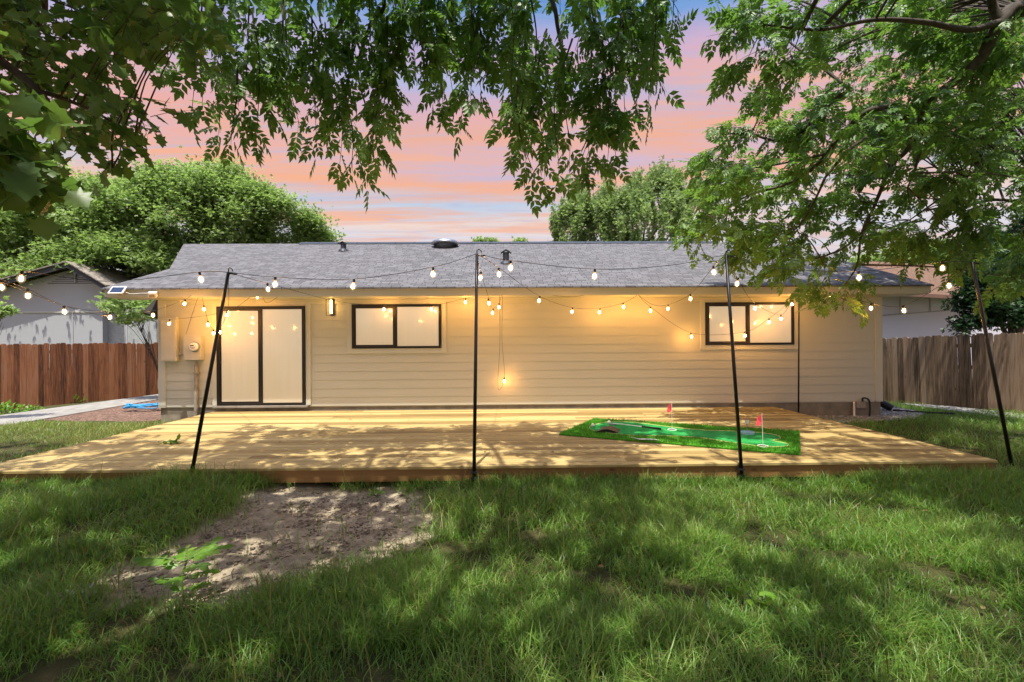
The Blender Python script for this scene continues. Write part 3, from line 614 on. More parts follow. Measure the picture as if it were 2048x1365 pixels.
# ------------------------------------------------------------------ fences
def fence(name, label, A, B, H, pw, mt, lean=0, tops=None):
    t = thing(name, label, 'fence', (A[0], A[1], A[2])); A = Vector(A); B = Vector(B); d = (B-A); L = Vector((d.x, d.y, 0)).length; n_ = int(L/pw); dr = Vector((d.x, d.y, 0)).normalized(); nr = Vector((-dr.y, dr.x, 0))
    if nr.y > 0: nr = -nr        # towards the camera
    mb = MB()
    for i in range(n_):
        c = A+d*((i+.5)/n_); h = H+random.uniform(-.025, .025); w_ = pw*.5+random.uniform(.001, .006); o_ = nr*random.uniform(0, .012); ln = dr*(lean*random.uniform(.6, 1.3)+random.uniform(-.012, .012)); e = .03
        pr_ = [c-dr*w_, c+dr*w_, c+dr*w_+Vector((0, 0, h-e))+ln, c+dr*(w_-e)+Vector((0, 0, h))+ln, c-dr*(w_-e)+Vector((0, 0, h))+ln, c-dr*w_+Vector((0, 0, h-e))+ln]
        mb.prism([q_+o_ for q_ in pr_], nr*.018, random.random())
    mb.build('pickets', mt, t)
    rb = MB()
    for z in (.3, H*.55, H-.3):
        rb.prism([A+Vector((0, 0, z)), B+Vector((0, 0, z)), B+Vector((0, 0, z+.09)), A+Vector((0, 0, z+.09))], -nr*.04)
    rb.build('rail', mt, t)
    for i in range(int(L/2.4)+1):
        c = A+d*min(1, i*2.4/L)-nr*.09; MB().box((c.x-.045, c.y-.045, c.z-.3), (c.x+.045, c.y+.045, c.z+H-.05)).build('post', mt, t)
A = atz(318, 792, -.2); B = atz(-10, 821, -.2); d = (B-A); B2 = A+d*2.2; A2 = A-d*.8
fence('wooden_fence', 'reddish brown cedar picket fence left of the house', (A2.x, A2.y, -.22), (B2.x, B2.y, -.22), 1.88, .125, M['fence_red'])
A = atz(1757, 806, -.2); B = atz(2060, 831, -.06); d = (B-A); B2 = A+d*2.6
fence('wooden_fence', 'weathered grey brown picket fence right of the house', (A.x-d.x*.3, A.y-d.y*.3, -.24), (B2.x, B2.y, .1), 1.84, .14, M['fence_grey'], -.06)
# ------------------------------------------------------------------ neighbours' houses
NY = 19.0
ap = at(140, 527, NY); el = at(-75, 583, NY); er = at(214, 571, NY); zb = -.4
nh = thing('house', 'white neighbour house with slatted gable vent beyond the red fence', 'house', (ap.x, NY, zb))
w_ = MB(); xr = at(205, 600, NY).x; xl = 2*ap.x-xr-4
hr = (ap.z-er.z)/(er.x-ap.x)
w_.prism([(xl, NY+.3, zb), (xr-.3, NY+.3, zb), (xr-.3, NY+.3, ap.z-hr*(xr-.3-ap.x)-.15), (ap.x, NY+.3, ap.z-.15), (xl, NY+.3, ap.z-hr*.45*(ap.x-xl)-.15)], (0, 8, 0))
M['nwhite'] = paint('neighbour_paint', (.42, .44, .45)); w_.build('wall', M['nwhite'], nh)
rb = MB()
for sx_, xe, hh in ((1, er.x+.1, hr), (-1, xl-.6, hr*.45)):
    p0 = Vector((ap.x, NY-.15, ap.z)); p1 = Vector((xe, NY-.15, ap.z-hh*abs(xe-ap.x)))
    rb.prism([p0, p1, p1+Vector((0, 0, -.2)), p0+Vector((0, 0, -.2))], (0, .04, 0))
rb.build('rake_board', simple('charcoal_trim', (.035, .038, .045), .6), nh)
for xe, hh, nm in ((er.x+.12, hr, 'roof'), (xl-.6, hr*.45, 'roof')):
    p0 = Vector((ap.x, NY-.2, ap.z+.02)); p1 = Vector((xe, NY-.2, ap.z+.02-hh*abs(xe-ap.x)))
    rm = MB().prism([p0, p1, p1+Vector((0, 9, 0)), p0+Vector((0, 9, .0))], (0, 0, .05)); me = rm.mesh('roof', origin(nh)); uv = me.uv_layers.new(name='uv')
    for l in me.loops:
        c = me.vertices[l.vertex_index].co; uv.data[l.index].uv = (c.y, c.x)
    link('roof', me, M['shingle_tan'], nh)
rb2 = MB().prism([at(145, 526, NY+3), at(-300, 523, NY+3), at(-300, 600, NY+.5), at(-75, 594, NY+.5)][::-1], (0, .02, -.05)); me = rb2.mesh('rear_roof', origin(nh)); uv = me.uv_layers.new(name='uv')
for l in me.loops:
    c = me.vertices[l.vertex_index].co; uv.data[l.index].uv = (c.x, c.y*1.2)
link('rear_roof', me, M['shingle_tan'], nh)
vb = MB(); z0 = at(140, 566, NY+.2).z; 
tri = lambda z: max(0, (ap.z-.2-z)/hr)
z = z0
while z < ap.z-.26:
    hw = tri(z+.03); vb.prism([(ap.x-hw*1.25, NY+.26, z), (ap.x+hw, NY+.26, z), (ap.x+hw, NY+.29, z+.05), (ap.x-hw*1.25, NY+.29, z+.05)], (0, 0, .012)); z += .075
vb.build('vent_slats', M['nwhite'], nh)
MB().box((ap.x-.02, NY+.2, z0), (ap.x+.02, NY+.255, ap.z-.22)).build('mullion', M['nwhite'], nh)
MB().prism([(ap.x-tri(z0)*1.3, NY+.295, z0-.02), (ap.x+tri(z0)*1.05, NY+.295, z0-.02), (ap.x, NY+.295, ap.z-.18)], (0, .004, 0)).build('vent_shade_sheet', simple('vent_shade_tone', (.05, .05, .045), .9), nh)  # flat dark sheet, the shade behind the slats put into its colour
hz = at(100, 625, NY).z
MB().box((xl, NY+.27, hz), (xr-.3, NY+.3, hz+.05)).build('band', M['trim'], nh)
bb = MB()
for u in (130, 190, 240): bb.box((at(u, 640, NY).x, NY+.28, zb), (at(u, 640, NY).x+.06, NY+.3, hz-.002))
bb.build('batten', M['nwhite'], nh)
x2 = at(322, 640, NY).x
MB().box((xr-.299, NY+.6, zb), (x2, NY+6, at(250, 612, NY).z)).build('annex', simple('annex_paint', (.4, .43, .42), .7), nh)
# right neighbour
A, B, C, D_ = at(1725, 522, 21), at(1885, 531, 21), at(1962, 594, 16), at(1758, 541, 18)
rh = thing('house', 'pale lavender neighbour house with brown roof beyond the grey fence', 'house', (C.x, 16.5, -.4))
D_ = A+C-B
rm = MB().prism([D_, C, B, A], (0, 0, -.12)); me = rm.mesh('roof', origin(rh)); uv = me.uv_layers.new(name='uv')
for l in me.loops:
    c = me.vertices[l.vertex_index].co; uv.data[l.index].uv = (c.x, c.y)
link('roof', me, M['shingle_brown'], rh)
D3, C3 = D_+Vector((0, .5, 0)), C+Vector((0, .5, 0)); D3 = D3-(C3-D3)*.6; C4 = C3+(C3-D_)*.25
MB().prism([(D3.x, D3.y, -.5), (C4.x, C4.y, -.5), (C4.x, C4.y, C3.z+.05), (C3.x, C3.y, C3.z+.05), (D3.x, D3.y, D_.z+.05)], (.5, 4, 0)).build('wall', paint('lavender_paint', (.64, .62, .68)), rh)
dv = (C3-D3); nv = Vector((dv.y, -dv.x, 0)).normalized(); sm = MB()
def onw(u, v):
    d = ray(u, v); o_ = Vector((0, 0, CAMZ)); k = (Vector((D3.x, D3.y, 0))-Vector((0, 0, 0))).dot(nv)/Vector((d.x, d.y, 0)).dot(nv); return o_+d*k
for u0, v0, u1, v1 in ((1764, 631, 1900, 621), (1800, 560, 1800, 629), (1860, 560, 1860, 624)):
    sm.tube([onw(u0, v0)+nv*.006, onw(u1, v1)+nv*.006], .012, 4)
sm.build('seam', M['pvc'], rh)
fz = MB().prism([D_+Vector((0, -.03, -.13)), C+Vector((0, -.03, -.13)), C+Vector((0, -.03, .0)), D_+Vector((0, -.03, 0))], (0, .025, 0)); fz.build('fascia', simple('brown_fascia', (.2, .11, .08), .7), rh)
# ------------------------------------------------------------------ leaf templates
def leaflet(L, Wd, a, x0, y0, dz=-.012):
    ca, sa = math.cos(a), math.sin(a); pts = [(0, 0, 0), (.42*L, Wd/2, .004), (L, 0, dz), (.42*L, -Wd/2, .004)]
    return [(x0+x*ca-y*sa, y0+x*sa+y*ca, z-.06*abs(math.sin(a))*x) for x, y, z in pts]
def compound(pairs=3, L=.09, Wd=.041, step=.045, x0=.04, ang=.85):
    v = []; f = []
    for i in range(pairs):
        for s_ in (1, -1):
            k = len(v); v += leaflet(L*(1-.06*i), Wd, s_*(ang-.12*i), x0+step*i, 0); f += [(k, k+3, k+2), (k, k+2, k+1)]
    k = len(v); v += leaflet(L*1.05, Wd*1.05, 0, x0+step*(pairs-.6), 0); f += [(k, k+3, k+2), (k, k+2, k+1)]
    return np.array(v), np.array(f)
ASH = compound(); 
def lobed():
    p = [(0, 0), (.02, .03), (.0, .065), (.045, .05), (.06, .085), (.085, .05), (.11, .06), (.115, .03), (.15, 0)]
    p = p+[(x, -y) for x, y in p[-2:0:-1]]
    v = [(.06, 0, .008)]+[(x, y, -.12*abs(y)) for x, y in p]; f = [(0, i+1, (i+1) % len(p)+1) for i in range(len(p))]
    return np.array(v), np.array(f)
LOB = lobed()
def sprig(L=.11, Wd=.05):
    v = []; f = []
    for a, x0 in ((0, .05), (1.0, .02), (-1.0, .02), (.6, .0), (-.55, .01)):
        k = len(v); v += leaflet(L, Wd, a, x0, 0); f += [(k, k+3, k+2), (k, k+2, k+1)]
    return np.array(v), np.array(f)
SPR = sprig(.12, .055)
def shoots(P, D, L, nl, down, tmpl, scl, tone0, jit=.35, up=.8):
    """leafy twigs: leaves set alternately along each drooping twig; returns leaf arrays and twig polylines"""
    N_ = len(P); D = norm(D); side = norm(np.cross(D, np.array([0, 0, 1.0]))+1e-4); PS, DS, NS, TS = [], [], [], []
    for k in range(nl):
        t = (k+.6)/nl; pos = P+D*(L*t)[:, None]; pos[:, 2] -= (.3*L*t*t*down)
        sg = 1 if k % 2 else -1
        ld = D*.55+side*sg*RNG.uniform(.4, .9, (N_, 1))*(1 if k < nl-1 else .1)+RNG.normal(0, jit, (N_, 3)); ld[:, 2] -= down*RNG.uniform(.3, 1.0, N_)
        nn = RNG.normal(0, .6, (N_, 3)); nn[:, 2] += up
        PS.append(pos); DS.append(ld); NS.append(nn); TS.append(np.clip(tone0+RNG.normal(0, .16, N_), 0, 1))
    PS, DS, NS, TS = map(np.concatenate, (PS, DS, NS, TS))
    lf = scatter(tmpl[0], tmpl[1], PS, DS, NS, RNG.uniform(.75, 1.2, len(PS))*scl, TS)
    return lf
def merge(parts):
    cs, fs, ts = [], [], []; k = 0
    for c, f, t in parts:
        cs.append(c); fs.append(f+k); ts.append(t); k += len(c)
    return np.concatenate(cs), np.concatenate(fs), np.concatenate(ts)
def twigs(mb, P, D, L, down, r=.004):
    for i in range(len(P)):
        p = Vector(P[i]); d = Vector(D[i]).normalized(); pts = [p+d*L[i]*t-Vector((0, 0, .3*L[i]*t*t*down)) for t in (0, .5, 1)]
        mb.tube(pts, [r, r*.7, r*.3], 3, cap=False)
LIMB = {}
def limb_points(limbs): return np.array([tuple(p) for l in limbs for p in l])
def attach(mb, centers, lp, rmax=.03, sag=.1):
    for c in centers:
        d = np.linalg.norm(lp-c, axis=1); j = int(np.argmin(d)); a = Vector(lp[j]); b = Vector(c); L = (b-a).length
        mid = a.lerp(b, .5)+Vector((random.uniform(-.1, .1)*L, random.uniform(-.1, .1)*L, sag*L*random.uniform(.3, 1.2)))
        r = min(rmax, .004+.008*L); pts = spline([a, mid, b], 4); mb.tube(pts, [r*(1-.75*i/(len(pts)-1)) for i in range(len(pts))], 5, cap=False)
def sample_px(poly, n_, y0, y1, ndens=1.0, thr=.42, holes=()):
    us = [p[0] for p in poly]; vs = [p[1] for p in poly]; out_ = []
    tot = 0
    while tot < n_:
        u = RNG.uniform(min(us), max(us), 4*n_); v = RNG.uniform(min(vs), max(vs), 4*n_); k = inpoly(u, v, poly)
        for (hu, hv, ru, rv) in holes: k &= ((u-hu)/ru)**2+((v-hv)/rv)**2 > 1
        u, v = u[k], v[k]; Y = RNG.uniform(y0, y1, len(u)); P = np.array([tuple(at(a, b, c)) for a, b, c in zip(u, v, Y)]) if len(u) else np.zeros((0, 3))
        P = P[vnoise(P, ndens) > thr]; out_.append(P); tot += len(P)
        if len(out_) > 30: break
    return np.concatenate(out_)[:n_]
# --- shade wanted on the ground: gaps of the overhead crown (pixels of sunny ground)
LIT = [(1110, 1035, 130, 42), (1250, 1000, 120, 40), (1330, 985, 170, 45), (1470, 1030, 130, 60), (1340, 1110, 60, 45), (1590, 1090, 110, 60), (1690, 1000, 70, 24), (1800, 1090, 150, 55), (1890, 1150, 110, 60),
       (1760, 1240, 90, 50), (1900, 1260, 120, 60), (1560, 1160, 60, 40), (1450, 1140, 60, 50), (790, 985, 70, 18), (800, 1040, 60, 25), (760, 1090, 70, 26), (660, 1110, 45, 14), (590, 1120, 30, 12), (700, 1000, 40, 10), (560, 1085, 25, 8), (200, 1320, 80, 24), (375, 1150, 120, 75), (430, 1290, 50, 40), (470, 905, 60, 10), (850, 1160, 50, 20), (950, 1080, 70, 25), (1240, 1130, 60, 30),
       (640, 925, 40, 8), (780, 920, 70, 12), (870, 890, 60, 10), (990, 925, 60, 8), (1100, 935, 60, 8), (1240, 925, 70, 12), (1390, 930, 80, 8), (1050, 905, 50, 8), (1700, 905, 80, 8), (1820, 915, 60, 5), (1640, 890, 40, 8), (330, 915, 40, 6)]
def overhead(n_, xr, yr, zr, thr=.36, s=.75):
    P = np.c_[RNG.uniform(*xr, n_), RNG.uniform(*yr, n_), RNG.uniform(*zr, n_)]
    u, v, w = proj(P); P = P[(w < .3) | (v < -45) | (u < -150) | (u > 2200)]
    G = P-np.array(SUN)[None]*(P[:, 2]/SUN.z)[:, None]; u, v, w = proj(G); lit = np.zeros(len(P), bool)
    for a, b, ru, rv in LIT: lit |= (w > .5) & (((u-a)/ru)**2+((v-b)/rv)**2 < 1)
    k = (~lit | (RNG.random(len(P)) < .05)) & (vnoise(P*np.array([1, 1, .6]), s) > thr*RNG.uniform(.7, 1.2, len(P)))
    return P[k]
def rnd_dir(n_, z=0): 
    d = RNG.normal(size=(n_, 3)); d[:, 2] += z; return norm(d)
BIG = (ASH[0]*1.9, ASH[1])
# --- tree 1: ash whose branches hang into the top centre of the picture
t1 = thing('ash_tree', 'large ash with pointed leaves hanging across the top centre of the view', 'tree', (-2.2, -2.4, 0))
mb = MB(); trunk = spline([(-2.2, -2.4, -.1), (-2.15, -2.3, 2.2), (-1.9, -1.8, 4.2), (-1.2, -.6, 6.2)], 5); mb.tube(trunk, list(np.linspace(.3, .17, len(trunk))), 12)
limbs = []
for pts, r in (([(-1.9, -1.8, 4.2), (-3.0, .8, 6.0), (-3.3, 3.0, 6.7), tuple(at(430, -60, 5.2)), tuple(at(420, 60, 5.9)), tuple(at(400, 130, 6.2))], .1),
               ([(-1.2, -.6, 6.2), (-1.6, 2.0, 7.0), tuple(at(640, -90, 5.2)), tuple(at(690, 20, 5.6)), tuple(at(640, 110, 6.0)), tuple(at(640, 200, 6.1))], .11),
               ([(-1.2, -.6, 6.2), (-.3, 2.4, 7.2), tuple(at(900, -90, 5.4)), tuple(at(905, 30, 5.8)), tuple(at(890, 130, 6.0))], .09),
               ([(-1.2, -.6, 6.2), (.9, 2.2, 7.1), tuple(at(1110, -90, 5.3)), tuple(at(1112, 30, 5.6)), tuple(at(1128, 140, 5.7)), tuple(at(1115, 260, 5.8))], .1),
               ([(.9, 2.2, 7.1), tuple(at(1170, -60, 5.3)), tuple(at(1190, 60, 5.6)), tuple(at(1220, 115, 5.7)), tuple(at(1262, 128, 5.8))], .06),
               ([(.9, 2.2, 7.1), tuple(at(1230, -60, 5.4)), tuple(at(1245, 40, 5.6)), tuple(at(1252, 110, 5.7)), tuple(at(1260, 170, 5.8))], .04),
               ([(-1.6, 2.0, 7.0), tuple(at(760, -60, 5.4)), tuple(at(740, 50, 5.7)), tuple(at(715, 140, 5.9)), tuple(at(740, 240, 6.0))], .06),
               ([(-1.2, -.6, 6.2), (3.5, .5, 7.4), (5.5, 2.5, 7.2)], .1), ([(-1.9, -1.8, 4.2), (-5, .2, 6.4), (-7, 2.5, 6.8)], .1)):
    sp_ = spline(pts, 6); limbs.append(sp_); mb.tube(sp_, [.42*r*(1-.9*i/(len(sp_)-1))+.006 for i in range(len(sp_))], 8)
lp = limb_points(limbs)
# hanging branchlets: (u0, v0) -> (u1, v1) tip
HANG = []
def hang(u0, v0, u1, v1, Y, wd=26, dens=1.0): HANG.append((u0, v0, u1, v1, Y, wd, dens))
prof = [(300, 50), (335, 120), (385, 215), (405, 200), (440, 275), (462, 280), (490, 215), (515, 262), (545, 205), (575, 190), (602, 270), (632, 268), (655, 240), (682, 310), (703, 345), (736, 350), (752, 290), (768, 215), (785, 170), (790, 215), (620, 150), (500, 120), (560, 90), (700, 160), (440, 120), (740, 90), (660, 60), (360, 40),
        (830, 125), (850, 145), (868, 180), (885, 205), (905, 190), (925, 225), (942, 180), (960, 165), (983, 140), (900, 90), (960, 60), (840, 40),
        (1022, 165), (1045, 110), (1060, 200), (1042, 265), (1025, 285), (1052, 320), (1066, 350), (1090, 320), (1118, 345), (1140, 300), (1160, 335), (1178, 340), (1195, 240), (1217, 310), (1232, 322), (1250, 250), (1272, 195), (1298, 200), (1312, 120), (1300, 40), (1345, 60), (1362, 40), (1200, 110), (1150, 110), (1120, 40), (1260, 60)]
for u, v in prof:
    hang(u+random.uniform(-30, 30), max(-90, v-random.uniform(140, 280)), u, v, random.uniform(5.0, 6.1))
PS, DS, LS, SC = [], [], [], []
for (u0, v0, u1, v1, Y, wd, dens) in HANG:
    a, b = at(u0, v0, Y+random.uniform(-.3, .3)), at(u1, v1-8, Y); L = (b-a).length; pts = spline([a, a.lerp(b, .5)+Vector((random.uniform(-.12, .12), random.uniform(-.15, .15), .06)), b], 5)
    mb.tube(pts, [.011-.008*i/(len(pts)-1) for i in range(len(pts))], 4, cap=False)
    nsh = max(2, int(L/.185))
    for i in range(nsh):
        q = pts[min(len(pts)-1, int((i+.7)/nsh*(len(pts)-1)+.5))]; tdir = (b-a).normalized()
        for _ in range(random.choice((1, 2)) if i < nsh-1 else 1):
            dd = tdir*.6+Vector((random.gauss(0, .75), random.gauss(0, .75), random.gauss(-.05, .35)))
            PS.append(q); DS.append(dd if i < nsh-1 else tdir); LS.append(random.uniform(.13, .28))
PS, DS, LS = np.array([tuple(x) for x in PS]), np.array([tuple(x) for x in DS]), np.array(LS)
twigs(mb, PS, DS, LS, .8)
leaves = [shoots(PS, DS, LS, 4, .95, ASH, 1.25, .4+.3*(vnoise(PS, 1.3)-.3))]
P = overhead(1100, (-9, 7.5), (-1.5, 5.3), (5.6, 8.2)); leaves.append(shoots(P, rnd_dir(len(P), -.1), np.full(len(P), .5), 5, .6, BIG, 1.0, np.full(len(P), .45)))
attach(mb, P[::14], lp, .03)
Q = lp[proj(lp)[1] < -60]; Q = Q[RNG.integers(0, len(Q), 380)]+RNG.normal(0, .32, (380, 3)); u_, v_, w_ = proj(Q); Q = Q[(w_ < .3) | (v_ < -70)]  # unseen leaves added around limbs to break up their lawn shadows
leaves.append(shoots(Q, rnd_dir(len(Q), -.1), np.full(len(Q), .45), 5, .6, BIG, .8, np.full(len(Q), .45)))
c, f, tn = merge(leaves); o1 = mb.build('trunk', M['bark'], t1, smooth=True)
link('crown', npmesh('crown', c, f, tn, origin(t1)), M['ash_hang'], t1)
print('ash1 leaves', len(f))
# --- tree 2: ash on the right with limbs reaching into the picture
t2 = thing('ash_tree', 'broad ash with thick limbs reaching in from the right edge over the roof', 'tree', (11.0, 5.2, 0))
mb = MB(); tr = spline([(11.0, 5.2, -.1), (10.8, 5.3, 2.5), (10.2, 5.6, 4.6), (9.2, 5.9, 6.0)], 5); mb.tube(tr, list(np.linspace(.34, .2, len(tr))), 12)
limbs = []
def pl(l): return [tuple(at(*q)) for q in l]
for pts, r in (([(9.8, 5.7, 5.2)]+pl([(2080, 20, 6.2), (2002, 44, 6.2), (1965, 112, 6.3), (1921, 154, 6.4), (1881, 183, 6.5), (1826, 222, 6.6), (1771, 253, 6.7), (1716, 288, 6.8), (1687, 311, 6.9), (1650, 356, 7.0)]), .13),
               (pl([(2002, 44, 6.2), (1985, 10, 6.2), (1975, -60, 6.0), (1940, -160, 5.6)]), .09),
               (pl([(2002, 44, 6.2), (1936, 60, 6.0), (1850, 45, 5.8), (1750, 40, 5.6), (1640, 60, 5.5), (1530, 50, 5.4)]), .06),
               (pl([(1845, 222, 6.6), (1837, 260, 6.8), (1811, 304, 7.0), (1782, 332, 7.2), (1760, 385, 7.4), (1745, 421, 7.5), (1723, 469, 7.6), (1714, 530, 7.7), (1690, 570, 7.7)]), .06),
               (pl([(1844, 234, 6.6), (1842, 290, 6.7), (1830, 340, 6.8), (1815, 375, 6.9)]), .035),
               (pl([(1771, 215, 6.5), (1731, 225, 6.5), (1680, 271, 6.7), (1654, 308, 6.8), (1621, 341, 7.0), (1570, 370, 7.2), (1496, 392, 7.4), (1430, 430, 7.5)]), .055),
               (pl([(1700, 180, 6.3), (1658, 209, 6.4), (1625, 242, 6.5), (1584, 282, 6.7), (1533, 278, 6.8), (1496, 267, 6.9), (1440, 270, 7.0)]), .045),
               (pl([(1654, 308, 6.8), (1600, 320, 7.0), (1520, 335, 7.2), (1430, 340, 7.3)]), .025),
               ([(9.4, 5.8, 5.8)]+pl([(2090, 320, 7.6), (1972, 348, 7.7), (1900, 385, 7.8), (1820, 440, 8.0)]), .06),
               (pl([(2100, 420, 8.2), (1990, 400, 8.2), (1900, 430, 8.3), (1830, 480, 8.4)]), .045),
               (pl([(1723, 469, 7.6), (1680, 500, 7.7), (1620, 520, 7.7), (1560, 520, 7.7)]), .025),
               (pl([(1650, 356, 7.0), (1630, 400, 7.2), (1600, 450, 7.4), (1560, 480, 7.5)]), .022)):
    sp_ = spline(pts, 6); limbs.append(sp_); mb.tube(sp_, [.68*r*(1-.85*i/(len(sp_)-1))+.005 for i in range(len(sp_))], 8)
lp = limb_points(limbs)
RP = [(1530, -40), (1500, 60), (1620, 120), (1650, 150), (1700, 130), (1625, 190), (1640, 215), (1560, 205), (1540, 235), (1515, 240), (1450, 245), (1430, 290), (1440, 325), (1405, 335), (1440, 365), (1455, 405), (1425, 440), (1430, 475), (1480, 470), (1500, 500), (1560, 508), (1600, 515), (1640, 525), (1720, 505), (1800, 490), (1860, 500), (1910, 500), (1960, 560), (2090, 600), (2140, 300), (2120, -40)]
HOLES = ((1555, 300, 28, 20), (1625, 485, 38, 22), (1490, 310, 20, 14), (1555, 175, 40, 22), (1650, 175, 18, 14), (1740, 520, 30, 12), (1880, 330, 30, 14), (1790, 370, 22, 12), (1950, 320, 20, 8), (1700, 420, 20, 12), (1860, 420, 26, 10), (1980, 375, 24, 8))
C_ = sample_px(RP, 195, 6.2, 8.6, 1.1, .38, HOLES)
C_ = C_[np.argsort(C_[:, 0])]
for (u, v, Y) in ((1490, 30, 5.3), (1475, 75, 5.3), (1490, 130, 5.4), (1530, 90, 5.4), (1580, 120, 5.5), (1620, 60, 5.5), (1580, 30, 5.5), (1530, 40, 5.4), (1590, 145, 5.5), (1550, 175, 6.8), (1545, 215, 6.9), (1500, 260, 7.0), (1470, 250, 7.0), (1440, 300, 7.1), (1410, 330, 7.3), (1450, 350, 7.3), (1410, 455, 7.5), (1440, 400, 7.5), (1500, 490, 7.6), (1400, 440, 7.5), (1675, 590, 7.7), (1650, 555, 7.7), (1715, 560, 7.7), (1480, 515, 7.6), (1560, 530, 7.6)):
    C_ = np.r_[C_, [tuple(at(u, v, Y))]]
attach(mb, C_, lp, .026, .08)
NS = 6; PS = np.repeat(C_, NS, 0)+RNG.normal(0, .05, (len(C_)*NS, 3)); LS = RNG.uniform(.22, .5, len(PS))
dout = np.repeat(norm(C_-np.array([9.5, 5.5, 5.5])), NS, 0); DS = norm(dout*.5+RNG.normal(0, .6, PS.shape)*np.array([1, 1, .6])+np.array([0, 0, -.12]))
twigs(mb, PS, DS, LS, .5)
leaves = [shoots(PS, DS, LS, 5, .6, ASH, 1.05, .45+.5*(vnoise(PS, .9)-.45))]
P = overhead(700, (4, 13), (1.0, 5.5), (6.2, 8.6), .42); leaves.append(shoots(P, rnd_dir(len(P), -.1), np.full(len(P), .5), 5, .5, BIG, 1.0, np.full(len(P), .5)))
attach(mb, P[::16], lp, .03)
# far side of the same crown, in view behind the limbs
FP = [(1640, 60), (1700, 150), (1680, 240), (1720, 340), (1780, 440), (1800, 510), (1900, 520), (2100, 560), (2150, -30), (1660, -30)]
P = sample_px(FP, 430, 7.5, 10.0, .7, .40, HOLES); DS = norm(RNG.normal(0, 1, P.shape)*np.array([1, 1, .5])-np.array([.5, 0, .15])); leaves.append(shoots(P, DS, RNG.uniform(.3, .6, len(P)), 6, .5, ASH, 1.0, .4+.5*(vnoise(P, .9)-.45))); twigs(mb, P, DS, np.full(len(P), .4), .5); attach(mb, P[::5], lp, .02, .05)
c, f, tn = merge(leaves); mb.build('trunk', M['bark'], t2, smooth=True); link('crown', npmesh('crown', c, f, tn, origin(t2)), M['ash'], t2)
print('ash2 leaves', len(f))
# --- tree 3: dark lobed leaves close by, top left
t3 = thing('maple_tree', 'dark tree with broad lobed leaves hanging close at the top left', 'tree', (-4.6, -.8, 0))
mb = MB(); tr = spline([(-4.6, -.8, -.1), (-4.55, -.6, 2.0), (-4.3, .2, 3.8), (-3.9, 1.2, 5.2)], 5); mb.tube(tr, list(np.linspace(.2, .1, len(tr))), 10)
limbs = []
for pts, r in (([(-4.3, .2, 3.8)]+pl([(-120, 60, 2.8), (-20, 110, 3.0), (40, 150, 3.1), (80, 185, 3.1), (130, 250, 3.2), (185, 300, 3.3), (225, 335, 3.3)]), .035),
               (pl([(-120, 60, 2.8), (60, -40, 3.2), (90, 20, 3.5), (60, 80, 3.6), (20, 160, 3.4)]), .025), ([(-3.9, 1.2, 5.2)]+pl([(270, -70, 4.0), (285, 30, 4.2), (280, 70, 4.3), (300, 110, 4.5)]), .03),
               (pl([(60, 180, 3.1), (120, 195, 3.2), (200, 230, 3.4), (270, 275, 3.5)]), .016), (pl([(-120, 300, 2.3), (-40, 310, 2.3), (0, 345, 2.3), (15, 370, 2.35)]), .015), ([(-3.9, 1.2, 5.2), (-2.6, 2.6, 6.4)], .06)):
    sp_ = spline(pts, 6); limbs.append(sp_); mb.tube(sp_, [r*(1-.85*i/(len(sp_)-1))+.003 for i in range(len(sp_))], 7)
lp = limb_points(limbs)
MP3 = [(-60, -40), (330, -40), (400, 60), (300, 120), (250, 105), (190, 130), (240, 170), (285, 215), (290, 270), (265, 310), (215, 322), (150, 305), (100, 310), (60, 265), (-60, 280)]
C_ = sample_px(MP3, 112, 2.9, 4.6, 1.8, .42, ((160, 80, 40, 26), (110, 165, 45, 18), (210, 130, 40, 20)))
low = np.array(pl([(-30, 250, 2.3), (0, 290, 2.3), (10, 330, 2.35), (-40, 330, 2.4), (25, 345, 2.4), (-10, 220, 2.4), (5, 270, 2.4), (-50, 300, 2.3)])); C_ = np.r_[C_, low]
attach(mb, C_[::2], lp, .007, .06); PS = np.repeat(C_, 3, 0)+RNG.normal(0, .04, (len(C_)*3, 3)); DS = norm(RNG.normal(0, 1, PS.shape)+np.array([.3, 0, -.3])); LS = RNG.uniform(.12, .32, len(PS)); twigs(mb, PS, DS, LS, .5, .003)
leaves = [shoots(PS, DS, LS, 4, .7, LOB, np.where(np.tile(PS[:, 1], 4) < 2.7, .95, .66), np.full(len(PS), .45), .4, .7)]
# lance-leaved part of the same dark canopy further up, and the crown above the picture
P = overhead(380, (-9, -1.2), (-.5, 4.0), (4.6, 6.5), .34); leaves.append(shoots(P, rnd_dir(len(P), -.1), np.full(len(P), .45), 5, .6, (LOB[0]*1.5, LOB[1]), 1.0, np.full(len(P), .4)))
attach(mb, P[::14], lp, .02)
c, f, tn = merge(leaves); mb.build('trunk', M['bark'], t3, smooth=True); link('crown', npmesh('crown', c, f, tn, origin(t3)), M['lobed'], t3)
